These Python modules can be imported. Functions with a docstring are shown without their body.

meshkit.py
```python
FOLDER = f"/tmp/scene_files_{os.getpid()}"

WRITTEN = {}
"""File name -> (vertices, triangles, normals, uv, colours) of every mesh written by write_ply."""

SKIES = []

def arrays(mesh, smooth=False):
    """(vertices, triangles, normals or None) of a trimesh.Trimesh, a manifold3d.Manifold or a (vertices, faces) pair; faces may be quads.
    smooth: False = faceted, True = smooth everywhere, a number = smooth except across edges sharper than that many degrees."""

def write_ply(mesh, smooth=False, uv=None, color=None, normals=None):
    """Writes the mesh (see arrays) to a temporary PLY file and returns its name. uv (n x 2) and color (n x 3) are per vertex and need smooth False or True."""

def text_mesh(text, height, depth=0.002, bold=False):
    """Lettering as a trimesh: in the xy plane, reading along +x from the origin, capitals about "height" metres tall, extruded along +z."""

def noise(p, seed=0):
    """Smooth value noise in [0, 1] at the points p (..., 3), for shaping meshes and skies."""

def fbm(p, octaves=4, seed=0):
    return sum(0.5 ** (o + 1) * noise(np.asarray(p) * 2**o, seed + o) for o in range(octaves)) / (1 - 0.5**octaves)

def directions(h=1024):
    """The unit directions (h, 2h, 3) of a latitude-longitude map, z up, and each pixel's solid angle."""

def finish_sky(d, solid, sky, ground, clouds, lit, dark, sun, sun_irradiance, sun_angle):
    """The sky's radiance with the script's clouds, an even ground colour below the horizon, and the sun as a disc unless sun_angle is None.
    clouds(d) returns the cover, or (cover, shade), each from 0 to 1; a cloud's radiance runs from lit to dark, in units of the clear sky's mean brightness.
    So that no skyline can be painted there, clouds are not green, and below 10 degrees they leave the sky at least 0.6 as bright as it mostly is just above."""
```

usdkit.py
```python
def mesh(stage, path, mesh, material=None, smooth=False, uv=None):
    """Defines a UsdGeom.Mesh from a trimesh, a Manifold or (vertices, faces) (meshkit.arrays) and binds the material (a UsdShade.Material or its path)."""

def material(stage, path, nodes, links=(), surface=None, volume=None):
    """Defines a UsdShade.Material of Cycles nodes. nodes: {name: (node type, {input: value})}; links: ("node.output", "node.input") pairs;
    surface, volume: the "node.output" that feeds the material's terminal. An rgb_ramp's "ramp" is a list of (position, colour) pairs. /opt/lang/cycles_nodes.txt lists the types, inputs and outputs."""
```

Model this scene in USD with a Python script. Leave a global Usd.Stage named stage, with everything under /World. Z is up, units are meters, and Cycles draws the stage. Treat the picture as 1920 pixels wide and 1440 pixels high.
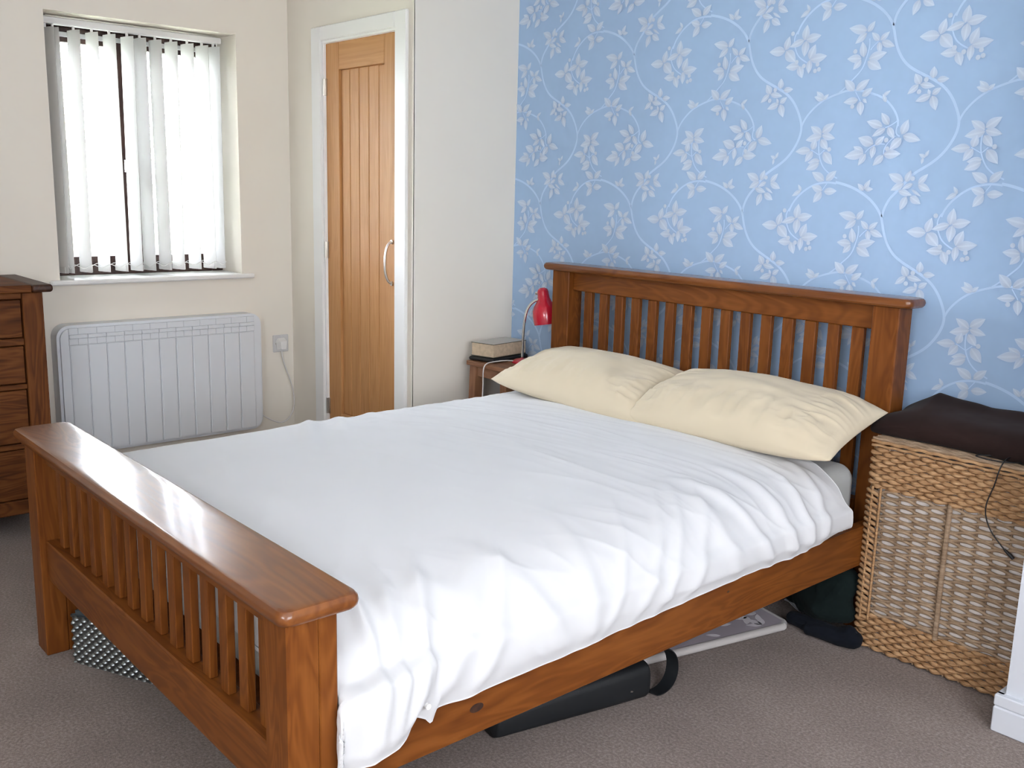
import math, random
import numpy as np, trimesh, manifold3d
import usdkit, meshkit
from meshkit import noise, fbm
from pxr import Usd, UsdGeom, UsdLux, UsdShade, Sdf, Gf, Vt

stage = Usd.Stage.CreateInMemory()
UsdGeom.SetStageUpAxis(stage, 'Z'); UsdGeom.SetStageMetersPerUnit(stage, 1.0)
UsdGeom.Xform.Define(stage, '/World'); UsdGeom.Scope.Define(stage, '/World/Looks')
rng = random.Random(7)

# ------------------------------------------------------------------ camera, sky, unseen area lights, exposure
CAMZ, YAW, PITCH, ROLL, FPX = 1.3595, -0.8478, -0.1944, 0.0256, 1830.66
F = np.array([math.sin(YAW)*math.cos(PITCH), math.cos(YAW)*math.cos(PITCH), math.sin(PITCH)])
R = np.cross(F, [0, 0, 1]); R /= np.linalg.norm(R); U = np.cross(R, F)
R, U = R*math.cos(ROLL)+U*math.sin(ROLL), -R*math.sin(ROLL)+U*math.cos(ROLL)
cam = UsdGeom.Camera.Define(stage, '/World/camera')
cam.CreateHorizontalApertureAttr(36.0); cam.CreateVerticalApertureAttr(27.0)
cam.CreateFocalLengthAttr(36.0*FPX/1920); cam.CreateClippingRangeAttr(Gf.Vec2f(0.05, 500))
cam.AddTransformOp().Set(Gf.Matrix4d(*R, 0, *U, 0, *(-F), 0, 0, 0, CAMZ, 1))
cam.CreateExposureAttr(1.46)

def mat(name, nodes, links=(), surface='p.BSDF'):
    return usdkit.material(stage, '/World/Looks/'+name, nodes, links, surface=surface)

SKY = 12.0
dome = UsdLux.DomeLight.Define(stage, '/World/sky'); dome.CreateIntensityAttr(1.0); dome.CreateColorAttr(Gf.Vec3f(1, 1, 1))
skym = mat('overcast_sky', {'tc': ('texture_coordinate', {}), 'n': ('noise_texture', {'scale': 2.2, 'detail': 5}),
    'r': ('rgb_ramp', {'ramp': [(0.3, (0.82, 0.90, 1.06)), (0.65, (0.96, 0.99, 1.06))]}), 'b': ('background_shader', {'strength': SKY})},
    [('tc.generated', 'n.vector'), ('n.fac', 'r.fac'), ('r.color', 'b.color')], surface='b.background')
UsdShade.MaterialBindingAPI.Apply(dome.GetPrim()).Bind(skym)

def rect_light(name, loc, target, w, h, power, color=(1, 1, 1)):
    l = UsdLux.RectLight.Define(stage, '/World/'+name)
    l.CreateWidthAttr(w); l.CreateHeightAttr(h); l.CreateIntensityAttr(power); l.CreateColorAttr(Gf.Vec3f(*color))
    z = np.array(loc, float)-np.array(target, float); z /= np.linalg.norm(z)
    x = np.cross([0, 0, 1], z); x /= np.linalg.norm(x); y = np.cross(z, x)
    l.AddTransformOp().Set(Gf.Matrix4d(*x, 0, *y, 0, *z, 0, *loc, 1))
# unseen area light right of the camera, placed to light the bed side
rect_light('unseen_right_window_light', (1.37, 0.55, 1.49), (0.4, 0.55, 1.47), 1.9, 1.28, 3.0, (0.95, 0.985, 1.08))
# unseen area light behind the camera, placed to brighten the blue wall
rect_light('unseen_front_window_light', (0.15, -1.66, 1.70), (0.0, 0.5, 1.62), 1.5, 0.75, 5.2, (0.95, 0.985, 1.08))

# ------------------------------------------------------------------ helpers
def S(r, g, b):
    f = lambda c: (c/255/12.92) if c/255 <= 0.04045 else ((c/255+0.055)/1.055)**2.4
    return (f(r), f(g), f(b))
used = {}
def numbered(parent, name):
    k = (str(parent), name); n = used.get(k, 0); used[k] = n+1
    return f'{parent}/{name}' + (f'_{n:03d}' if n else '')
origin = {}
def tag(prim, label=None, cat=None, group=None, kind=None):
    for k, v in (('label', label), ('category', cat), ('group', group), ('kind', kind)):
        if v: prim.SetCustomDataByKey(k, v)
    return prim
def thing(name, label, cat, loc=(0, 0, 0), group=None, kind=None):
    path = numbered('/World', name); x = UsdGeom.Xform.Define(stage, path)
    x.AddTranslateOp().Set(Gf.Vec3d(*map(float, loc))); origin[path] = np.array(loc, float)
    tag(x.GetPrim(), label, cat, group, kind); return path
def verts(m):
    if hasattr(m, 'to_mesh'):
        q = m.to_mesh(); return np.array(q.vert_properties[:, :3], float), np.array(q.tri_verts, int)
    if isinstance(m, tuple): return np.array(m[0], float), np.array(m[1], int)
    return np.array(m.vertices, float), np.array(m.faces, int)
def part(name, m, material, parent='/World', smooth=False, label=None, uv=None, kind=None):
    """m in world coordinates; parent: a thing's or part's path."""
    path = numbered(parent, name); root = parent
    o = np.zeros(3)
    while root != '/World':
        if root in origin: o = origin[root]; break
        root = root.rpartition('/')[0]
    v, f = verts(m)
    p = usdkit.mesh(stage, path, (v-o, f), material, smooth, uv).GetPrim()
    tag(p, label, None, None, kind); return path
def solo(name, m, material, label, cat, smooth=False, group=None, kind=None):
    v, f = verts(m); loc = np.array([v[:, 0].mean(), v[:, 1].mean(), v[:, 2].min()])
    path = numbered('/World', name)
    g = usdkit.mesh(stage, path, (v-loc, f), material, smooth); g.AddTranslateOp().Set(Gf.Vec3d(*map(float, loc)))
    tag(g.GetPrim(), label, cat, group, kind); origin[path] = loc; return path
def struct(name, m, material, parent='/World', smooth=False, uv=None):
    v, f = verts(m); path = f'/World/{name}'
    usdkit.mesh(stage, path, (v, f), material, smooth, uv); tag(stage.GetPrimAtPath(path), kind='structure'); return path
cat = trimesh.util.concatenate
def T(m): v, f = verts(m); return trimesh.Trimesh(v, f, process=False)
def box(lo, hi, c=0.0):
    lo, hi = np.array(lo, float), np.array(hi, float)
    lo, hi = np.minimum(lo, hi), np.maximum(lo, hi)
    if c <= 0:
        m = trimesh.creation.box(hi-lo); m.apply_translation((lo+hi)/2); return m
    c = min(c, (hi-lo).min()*0.49); P = []
    for i in range(3):
        for s in np.ndindex(2, 2, 2):
            p = np.where(s, hi-c, lo+c); p[i] = hi[i] if s[i] else lo[i]; P.append(p)
    return T(manifold3d.Manifold.hull_points(np.array(P)))
def rounded(lo, hi, r, n=6):
    lo, hi = np.array(lo, float), np.array(hi, float); r = min(r, (hi-lo).min()*0.499)
    s = trimesh.creation.icosphere(2, r).vertices
    return T(manifold3d.Manifold.hull_points(np.vstack([s+np.where(k, hi-r, lo+r) for k in np.ndindex(2, 2, 2)])))
def hull(pts): return T(manifold3d.Manifold.hull_points(np.array(pts, float)))
def tube(P, r, sides=8, closed=False):
    P = np.array(P, float); n = len(P); r = np.broadcast_to(r, (n,))
    t = np.gradient(P, axis=0); t /= np.linalg.norm(t, axis=1, keepdims=True)+1e-12
    a = np.cross(t[0], [0.31, 0.2, 0.93]);
    if np.linalg.norm(a) < 1e-3: a = np.cross(t[0], [1, 0, 0])
    A = []
    for k in range(n):
        a = a-t[k]*(a@t[k]); a /= np.linalg.norm(a); A.append(a)
    A = np.array(A); B = np.cross(t, A); g = np.arange(sides)*2*np.pi/sides
    v = P[:, None]+r[:, None, None]*(np.cos(g)[None, :, None]*A[:, None]+np.sin(g)[None, :, None]*B[:, None])
    i, j = np.meshgrid(np.arange(n-1), np.arange(sides), indexing='ij'); j2 = (j+1) % sides
    q = np.stack([i*sides+j, i*sides+j2, (i+1)*sides+j2, (i+1)*sides+j], -1).reshape(-1, 4)
    f = np.vstack([q[:, [0, 1, 2]], q[:, [0, 2, 3]]]); v = np.vstack([v.reshape(-1, 3), P[0], P[-1]]); N = n*sides
    caps = [[N, (k+1) % sides, k] for k in range(sides)]+[[N+1, (n-1)*sides+k, (n-1)*sides+(k+1) % sides] for k in range(sides)]
    return trimesh.Trimesh(v, np.vstack([f, caps]), process=False)
def spline(P, n=60):
    from scipy.interpolate import CubicSpline
    P = np.array(P, float); d = np.r_[0, np.cumsum(np.linalg.norm(np.diff(P, axis=0), axis=1))]
    return CubicSpline(d, P)(np.linspace(0, d[-1], n))
def lathe(prof, loc=(0, 0, 0), n=40):
    m = trimesh.creation.revolve(np.array(prof, float), sections=n); m.apply_translation(loc); return m
def ball(c, r, k=2): m = trimesh.creation.icosphere(k, r); m.apply_translation(c); return m
def gridfaces(nu, nv, flip=False, off=0):
    i, j = np.meshgrid(np.arange(nu-1), np.arange(nv-1), indexing='ij'); a = i*nv+j
    q = np.stack([a, a+nv, a+nv+1, a+1], -1).reshape(-1, 4)+off
    f = np.vstack([q[:, [0, 1, 2]], q[:, [0, 2, 3]]]); return f[:, ::-1] if flip else f
def normals(P):
    du = np.gradient(P, axis=0); dv = np.gradient(P, axis=1); n = np.cross(du, dv)
    return n/(np.linalg.norm(n, axis=-1, keepdims=True)+1e-12)
def shell(P, t):
    """A closed cloth of thickness t from a grid of points P (nu, nv, 3)."""
    nu, nv, _ = P.shape; Q = P-normals(P)*t
    v = np.vstack([P.reshape(-1, 3), Q.reshape(-1, 3)]); N = nu*nv
    f = [gridfaces(nu, nv), gridfaces(nu, nv, True, N)]
    e = [k*nv for k in range(nu)], [k*nv+nv-1 for k in range(nu)], list(range(nv)), [(nu-1)*nv+k for k in range(nv)]
    for s, line in enumerate(e):
        for a, b in zip(line[:-1], line[1:]):
            q = [[a, b, b+N], [a, b+N, a+N]]; f.append(np.array(q if s in (0, 3) else [x[::-1] for x in q]))
    return trimesh.Trimesh(v, np.vstack(f), process=False)
def extrude(poly, axis, lo, hi):
    """poly: 2D outline in the two axes after 'axis' dropped (x:yz, y:xz, z:xy)."""
    from shapely.geometry import Polygon
    m = trimesh.creation.extrude_polygon(Polygon(poly), hi-lo, engine='earcut'); v = np.array(m.vertices)
    o = {'x': np.c_[v[:, 2]+lo, v[:, 0], v[:, 1]], 'y': np.c_[v[:, 0], v[:, 2]+lo, v[:, 1]], 'z': np.c_[v[:, 0], v[:, 1], v[:, 2]+lo]}[axis]
    f = np.array(m.faces); return trimesh.Trimesh(o, f[:, ::-1] if axis == 'y' else f, process=False)
def roundrect(x0, x1, y0, y1, r, n=8):
    P = []
    for cx, cy, a0 in ((x1-r, y1-r, 0), (x0+r, y1-r, 90), (x0+r, y0+r, 180), (x1-r, y0+r, 270)):
        for k in range(n+1):
            a = math.radians(a0+90*k/n); P.append((cx+r*math.cos(a), cy+r*math.sin(a)))
    return P
def turn(m, deg, about, axis=(0, 0, 1)):
    m = T(m); m.apply_transform(trimesh.transformations.rotation_matrix(math.radians(deg), axis, about)); return m
def lump(balls, edge=0.02, amp=0.01, freq=14, seed=0, it=12, floor=None):
    """Soft heap: union of hulls of ball groups, refined, smoothed and rumpled."""
    M = None
    for grp in balls:
        pts = np.vstack([trimesh.creation.icosphere(1, r).vertices+np.array(c) for c, r in grp])
        h = manifold3d.Manifold.hull_points(pts); M = h if M is None else M+h
    m = T(M.refine_to_length(edge)); m.merge_vertices(); trimesh.smoothing.filter_taubin(m, iterations=it)
    v = np.array(m.vertices); n = np.array(m.vertex_normals)
    v = v+n*((fbm(v*freq, 3, seed)-0.5)*2*amp)[:, None]
    if floor is not None: v[:, 2] = np.maximum(v[:, 2], floor)
    return trimesh.Trimesh(v, m.faces, process=False)

# ------------------------------------------------------------------ materials
def plain(name, col, rough=0.6, spec=0.5, metal=0.0, var=0.0, scale=8.0, bump=0.0, bscale=200.0, bdist=0.001, **kw):
    nodes = {'p': ('principled_bsdf', {'base_color': col, 'roughness': rough, 'specular_ior_level': spec, 'metallic': metal, **kw})}; links = []
    if var or bump: nodes['g'] = ('geometry', {})
    if var:
        nodes['n'] = ('noise_texture', {'scale': scale, 'detail': 4})
        nodes['r'] = ('rgb_ramp', {'ramp': [(0.3, tuple(c*(1-var) for c in col)), (0.7, tuple(min(1, c*(1+var)) for c in col))]})
        links += [('g.position', 'n.vector'), ('n.fac', 'r.fac'), ('r.color', 'p.base_color')]
    if bump:
        nodes['bn'] = ('noise_texture', {'scale': bscale, 'detail': 3}); nodes['b'] = ('bump', {'strength': bump, 'distance': bdist})
        links += [('g.position', 'bn.vector'), ('bn.fac', 'b.height'), ('b.normal', 'p.normal')]
    return mat(name, nodes, links)
def wood(name, axis, dark, mid, light, rough=0.3, coat=0.0, along=2.0, across=26.0, knots=False, spec=0.5, bump=0.12):
    sc = [across, across, across]; sc['xyz'.index(axis)] = along
    sc2 = [across*0.35]*3; sc2['xyz'.index(axis)] = along*0.8
    nodes = {'g': ('geometry', {}), 'off': ('vector_math', {'math_type': 'scale', 'vector1': (7.1, 3.3, 5.7)}),
        'ad': ('vector_math', {'math_type': 'add'}),
        'm': ('mapping', {'mapping_type': 'point', 'scale': tuple(sc)}), 'm2': ('mapping', {'mapping_type': 'point', 'scale': tuple(sc2)}),
        'n': ('noise_texture', {'scale': 1.0, 'detail': 6, 'roughness': 0.62, 'distortion': 0.7}),
        'n2': ('noise_texture', {'scale': 1.0, 'detail': 2, 'distortion': 1.6}),
        'sn': ('math', {'math_type': 'multiply', 'value2': 46.0}), 'si': ('math', {'math_type': 'sine'}),
        'mr': ('map_range', {'from_min': -1.0, 'from_max': 1.0, 'to_min': 0.0, 'to_max': 1.0}),
        'mx': ('mix_float', {'fac': 0.22}), 'rp': ('rgb_ramp', {'ramp': [(0.22, dark), (0.5, mid), (0.78, light)]}),
        'tone': ('map_range', {'from_min': 0.0, 'from_max': 1.0, 'to_min': 0.8, 'to_max': 1.16}),
        'h': ('hsv', {'hue': 0.5, 'saturation': 1.0}),
        'b': ('bump', {'strength': bump, 'distance': 0.0006}),
        'p': ('principled_bsdf', {'roughness': rough, 'coat_weight': coat, 'coat_roughness': 0.12, 'specular_ior_level': spec})}
    links = [('g.random_per_island', 'off.scale'), ('g.position', 'ad.vector1'), ('off.vector', 'ad.vector2'), ('ad.vector', 'm.vector'), ('ad.vector', 'm2.vector'),
        ('m.vector', 'n.vector'), ('m2.vector', 'n2.vector'), ('n2.fac', 'sn.value1'), ('sn.value', 'si.value1'), ('si.value', 'mr.value'),
        ('n.fac', 'mx.a'), ('mr.result', 'mx.b'), ('mx.result', 'rp.fac'), ('g.random_per_island', 'tone.value'), ('rp.color', 'h.color'), ('tone.result', 'h.value'),
        ('h.color', 'p.base_color'), ('mx.result', 'b.height'), ('b.normal', 'p.normal')]
    return mat(name, nodes, links)
def cloth(name, col, weave=900.0, rough=0.95, sheen=0.15, bump=0.25, var=0.03, trans=0.0):
    nodes = {'g': ('geometry', {}), 'n': ('noise_texture', {'scale': 6.0, 'detail': 3}),
        'r': ('rgb_ramp', {'ramp': [(0.3, tuple(c*(1-var) for c in col)), (0.7, tuple(min(1, c*(1+var)) for c in col))]}),
        'bn': ('noise_texture', {'scale': weave, 'detail': 2}), 'b': ('bump', {'strength': bump, 'distance': 0.0005}),
        'p': ('principled_bsdf', {'roughness': rough, 'specular_ior_level': 0.2, 'sheen_weight': sheen})}
    links = [('g.position', 'n.vector'), ('n.fac', 'r.fac'), ('r.color', 'p.base_color'), ('g.position', 'bn.vector'), ('bn.fac', 'b.height'), ('b.normal', 'p.normal')]
    surf = 'p.BSDF'
    if trans:
        nodes['t'] = ('translucent_bsdf', {'color': col}); nodes['mix'] = ('mix_closure', {'fac': trans}); surf = 'mix.closure'
        links += [('p.BSDF', 'mix.closure1'), ('t.BSDF', 'mix.closure2')]
    return mat(name, nodes, links, surf)

M = {}
M['wall'] = plain('cream_emulsion', (0.83, 0.78, 0.685), 0.9, 0.25, var=0.015, scale=1.5, bump=0.15, bscale=160)
M['stub'] = plain('alcove_paint', (0.66, 0.69, 0.74), 0.6, 0.3)
M['ceil'] = plain('ceiling_paint', (0.86, 0.85, 0.82), 0.95, 0.2)
M['gloss_white'] = plain('white_gloss_paint', (0.84, 0.835, 0.81), 0.35, 0.5)
M['heater'] = plain('heater_enamel', (0.73, 0.76, 0.785), 0.5, 0.5)
M['heater_shade'] = plain('enamel_grille_shade', (0.50, 0.52, 0.54), 0.6)  # darker copy of the enamel, stands in for shade in the grille
M['plastic'] = plain('white_plastic', (0.78, 0.77, 0.75), 0.35)
M['socket'] = plain('socket_plastic', (0.62, 0.61, 0.60), 0.4)
M['carpet'] = mat('taupe_carpet', {'g': ('geometry', {}), 'n1': ('noise_texture', {'scale': 330.0, 'detail': 3, 'roughness': 0.7}), 'n2': ('noise_texture', {'scale': 3.0, 'detail': 3}),
    'n3': ('noise_texture', {'scale': 130.0, 'detail': 2}),
    'mx': ('mix_float', {'fac': 0.35}), 'mx2': ('mix_float', {'fac': 0.42}), 'r': ('rgb_ramp', {'ramp': [(0.30, (0.10, 0.078, 0.066)), (0.5, (0.240, 0.192, 0.170)), (0.70, (0.44, 0.37, 0.335))]}),
    'b': ('bump', {'strength': 0.7, 'distance': 0.003}), 'p': ('principled_bsdf', {'roughness': 1.0, 'specular_ior_level': 0.05, 'sheen_weight': 0.25, 'sheen_tint': (0.8, 0.75, 0.7)})},
    [('g.position', 'n1.vector'), ('g.position', 'n2.vector'), ('g.position', 'n3.vector'), ('n1.fac', 'mx.a'), ('n2.fac', 'mx.b'), ('mx.result', 'mx2.a'), ('n3.fac', 'mx2.b'), ('mx2.result', 'r.fac'), ('r.color', 'p.base_color'), ('n1.fac', 'b.height'), ('b.normal', 'p.normal')])
HD, HM, HL = (0.145, 0.040, 0.007), (0.220, 0.066, 0.011), (0.300, 0.100, 0.019)
for a in 'xyz': M['bed_'+a] = wood('honey_pine_'+a, a, HD, HM, HL, 0.42, 0.0, spec=0.2)
M['cap'] = wood('honey_oak_cap', 'x', HD, HM, HL, 0.26, 0.45, along=1.6, across=22, bump=0.35, spec=0.45)
M['dr_y'] = wood('rustic_oak_y', 'y', (0.055, 0.018, 0.007), (0.15, 0.048, 0.012), (0.23, 0.082, 0.022), 0.6, spec=0.15)
M['dr_z'] = wood('rustic_oak_z', 'z', (0.07, 0.023, 0.009), (0.17, 0.055, 0.014), (0.25, 0.088, 0.024), 0.6, spec=0.15)
M['dr_x'] = wood('rustic_oak_end', 'x', (0.03, 0.011, 0.006), (0.065, 0.024, 0.011), (0.11, 0.042, 0.019), 0.5)
M['door_z'] = wood('oak_door_z', 'z', (0.57, 0.265, 0.09), (0.66, 0.33, 0.125), (0.72, 0.375, 0.155), 0.5, 0.0, along=1.2, across=40, spec=0.22)
M['door_x'] = wood('oak_door_x', 'x', (0.57, 0.265, 0.09), (0.66, 0.33, 0.125), (0.72, 0.375, 0.155), 0.5, 0.0, along=1.2, across=40, spec=0.22)
M['stool_x'] = wood('stool_pine_x', 'x', (0.24, 0.10, 0.045), (0.36, 0.165, 0.08), (0.46, 0.23, 0.12), 0.5)
M['stool_z'] = wood('stool_pine_z', 'z', (0.24, 0.10, 0.045), (0.36, 0.165, 0.08), (0.46, 0.23, 0.12), 0.5)
M['frame'] = wood('mahogany_frame', 'z', (0.035, 0.016, 0.012), (0.06, 0.026, 0.018), (0.085, 0.036, 0.026), 0.45)
M['chrome'] = plain('chrome', (0.78, 0.77, 0.76), 0.16, 0.5, 1.0)
M['steel'] = plain('brushed_steel', (0.62, 0.58, 0.53), 0.3, 0.5, 1.0)
M['red'] = plain('red_enamel', (0.58, 0.012, 0.035), 0.2, 0.6, coat_weight=0.6)
M['black'] = plain('black_cover', (0.012, 0.012, 0.012), 0.45)
M['knob'] = plain('dark_iron_knob', (0.02, 0.022, 0.02), 0.5)
M['cable_black'] = plain('black_cable', (0.012, 0.012, 0.013), 0.45)
M['cable_white'] = plain('white_cable', (0.75, 0.72, 0.70), 0.4)
M['duvet'] = cloth('white_cotton', (0.67, 0.675, 0.685), 700, bump=0.15, var=0.008)
M['sheet'] = cloth('pale_sheet', (0.50, 0.51, 0.49), 700, bump=0.2)
M['pillow'] = cloth('cream_cotton', (0.66, 0.57, 0.415), 700, bump=0.2, var=0.02)
M['fleece'] = cloth('brown_fleece', (0.020, 0.0095, 0.008), 500, sheen=0.06, bump=0.5, var=0.15)
M['green_cloth'] = cloth('dark_green_cloth', (0.005, 0.0105, 0.0100), 500, sheen=0.02, var=0.2)
M['navy_cloth'] = cloth('navy_cloth', (0.006, 0.008, 0.0135), 500, sheen=0.02, var=0.2)
M['white_cloth'] = cloth('white_cloth', (0.75, 0.76, 0.82), 700)
M['bag'] = plain('black_nylon', (0.010, 0.012, 0.014), 0.55, 0.4, bump=0.3, bscale=900, bdist=0.0006)
M['blind'] = cloth('blind_fabric', (0.72, 0.71, 0.69), 900, 0.9, 0.0, 0.15, 0.01, trans=0.25)
M['page'] = plain('book_pages', (0.60, 0.48, 0.34), 0.9, 0.2, var=0.12, scale=60)
M['cover'] = plain('book_jacket', (0.55, 0.52, 0.47), 0.4)
M['cover_edge'] = plain('book_board', (0.09, 0.085, 0.06), 0.5)
M['silver'] = plain('embossed_silver', (0.27, 0.30, 0.31), 0.3, 0.5, 1.0)
M['silver_dark'] = plain('box_lid', (0.06, 0.08, 0.09), 0.4)
M['board'] = cloth('lilac_board_cover', (0.42, 0.375, 0.42), 700)
M['board_leaf'] = cloth('pale_leaf_print', (0.82, 0.78, 0.82), 700)
M['board_edge'] = cloth('cream_binding', (0.58, 0.55, 0.53), 700)
M['liner'] = cloth('basket_liner', (0.88, 0.81, 0.75), 500)
def reed(name, dark, mid, light):
    return mat(name, {'g': ('geometry', {}), 'm': ('mapping', {'mapping_type': 'point', 'scale': (22, 22, 160)}), 'n': ('noise_texture', {'scale': 1.0, 'detail': 4, 'roughness': 0.65}),
        'r': ('rgb_ramp', {'ramp': [(0.28, dark), (0.5, mid), (0.72, light)]}), 'b': ('bump', {'strength': 0.4, 'distance': 0.001}), 'p': ('principled_bsdf', {'roughness': 0.7, 'specular_ior_level': 0.3})},
        [('g.position', 'm.vector'), ('m.vector', 'n.vector'), ('n.fac', 'r.fac'), ('r.color', 'p.base_color'), ('n.fac', 'b.height'), ('b.normal', 'p.normal')])
M['reed_gold'] = reed('golden_reed', (0.24, 0.12, 0.05), (0.42, 0.24, 0.115), (0.60, 0.39, 0.21))
M['reed_grey'] = reed('greyed_reed', (0.17, 0.11, 0.065), (0.34, 0.235, 0.15), (0.48, 0.36, 0.25))
M['paper'] = plain('blue_wallpaper', (0.395, 0.560, 0.79), 0.85, 0.25, var=0.012, scale=30)
M['stem_print'] = plain('pale_blue_print', (0.53, 0.70, 0.93), 0.8, 0.25)
M['leaf_print'] = mat('grey_leaf_print', {'uv': ('uvmap', {'attribute': 'st'}), 's': ('separate_xyz', {}), 'ab': ('math', {'math_type': 'absolute'}),
    'g': ('geometry', {}), 'r': ('rgb_ramp', {'ramp': [(0.0, (0.70, 0.79, 0.92)), (0.14, (0.69, 0.77, 0.90)), (0.26, (0.58, 0.665, 0.81)), (0.7, (0.53, 0.64, 0.81)), (1.0, (0.55, 0.68, 0.88))]}),
    'r2': ('rgb_ramp', {'ramp': [(0.0, (0.50, 0.57, 0.70)), (0.45, (0.62, 0.70, 0.83)), (1.0, (0.66, 0.77, 0.92))]}),
    'mx': ('mix_color', {'fac': 0.5}), 'tint': ('rgb_ramp', {'ramp': [(0.0, (0.97, 0.99, 1.0)), (0.5, (1.0, 0.985, 0.96)), (1.0, (1.0, 0.965, 0.985))]}),
    'mu': ('mix_color', {'blend_type': 'multiply', 'fac': 1.0}), 'p': ('principled_bsdf', {'roughness': 0.75, 'specular_ior_level': 0.25})},
    [('uv.UV', 's.vector'), ('s.y', 'ab.value1'), ('ab.value', 'r.fac'), ('s.x', 'r2.fac'), ('r.color', 'mx.a'), ('r2.color', 'mx.b'), ('g.random_per_island', 'tint.fac'), ('mx.result', 'mu.a'), ('tint.color', 'mu.b'), ('mu.result', 'p.base_color')])
M['halo_print'] = plain('grey_halo_print', (0.44, 0.52, 0.62), 0.75, 0.25)
M['glass'] = mat('window_glass', {'t': ('transparent_bsdf', {'color': (0.97, 0.98, 0.98)}), 'g': ('glossy_bsdf', {'roughness': 0.02}), 'f': ('fresnel', {'IOR': 1.45}), 'm': ('mix_closure', {})},
    [('f.fac', 'm.fac'), ('t.BSDF', 'm.closure1'), ('g.BSDF', 'm.closure2')], 'm.closure')
M['vent'] = plain('grey_vent', (0.55, 0.55, 0.55), 0.5)
M['bark'] = plain('tree_bark', (0.30, 0.26, 0.22), 0.9, 0.1, var=0.2)
M['leaf'] = plain('tree_leaf', (0.34, 0.38, 0.22), 0.7, 0.2)
M['lawn'] = plain('lawn_grass', (0.42, 0.46, 0.33), 0.95, 0.1, var=0.2, scale=3)
M['fence'] = wood('weathered_fence', 'z', (0.38, 0.34, 0.30), (0.48, 0.43, 0.38), (0.56, 0.51, 0.46), 0.9)

# ------------------------------------------------------------------ room shell
XW, YD, XC, YB, ZC = -4.3913, 2.3929, -3.3565, 2.95, 2.42
XR, YF = 1.3, -1.6
WY0, WY1, WZ0, WZ1 = 1.297, 2.127, 0.942, 2.036          # window opening in the left wall
struct('floor', box((XW-0.3, YF-0.25, -0.08), (XR+0.25, YB+0.1, 0)), M['carpet'])
struct('ceiling', box((XW-0.3, YF-0.25, ZC), (XR+0.25, YB+0.1, ZC+0.1)), M['ceil'])
def wall_x(x0, x1, y0, y1, hy0, hy1, hz0, hz1):
    return cat([box((x0, y0, 0), (x1, hy0, ZC)), box((x0, hy1, 0), (x1, y1, ZC)), box((x0, hy0, 0), (x1, hy1, hz0)), box((x0, hy0, hz1), (x1, hy1, ZC))])
struct('wall_left', wall_x(XW-0.28, XW, YF, YB+0.1, WY0, WY1, WZ0-0.022, WZ1), M['wall'])
wb = struct('wall_back', box((XC-0.06, YB, 0), (-0.85, YB+0.1, ZC)), M['paper'])
DX0, DX1, DZ = -4.055, -3.484, 1.996
struct('wall_cupboard_front', cat([box((XW, YD, 0), (DX0-0.03, YD+0.1, ZC)), box((DX1+0.03, YD, 0), (XC, YD+0.1, ZC)), box((DX0-0.03, YD, DZ+0.03), (DX1+0.03, YD+0.1, ZC))]), M['wall'])
struct('wall_cupboard_side', box((XC-0.1, YD+0.1, 0), (XC, YB, ZC)), M['wall'])
struct('wall_alcove', box((-0.897, 2.54, 0), (XR, YB+0.1, ZC)), M['stub'])
RY0, RY1, RZ0, RZ1 = -0.45, 1.55, 0.82, 2.16
struct('wall_right', wall_x(XR, XR+0.25, YF, YB+0.1, RY0, RY1, RZ0, RZ1), M['wall'])
FX0, FX1 = -0.65, 0.95
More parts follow.
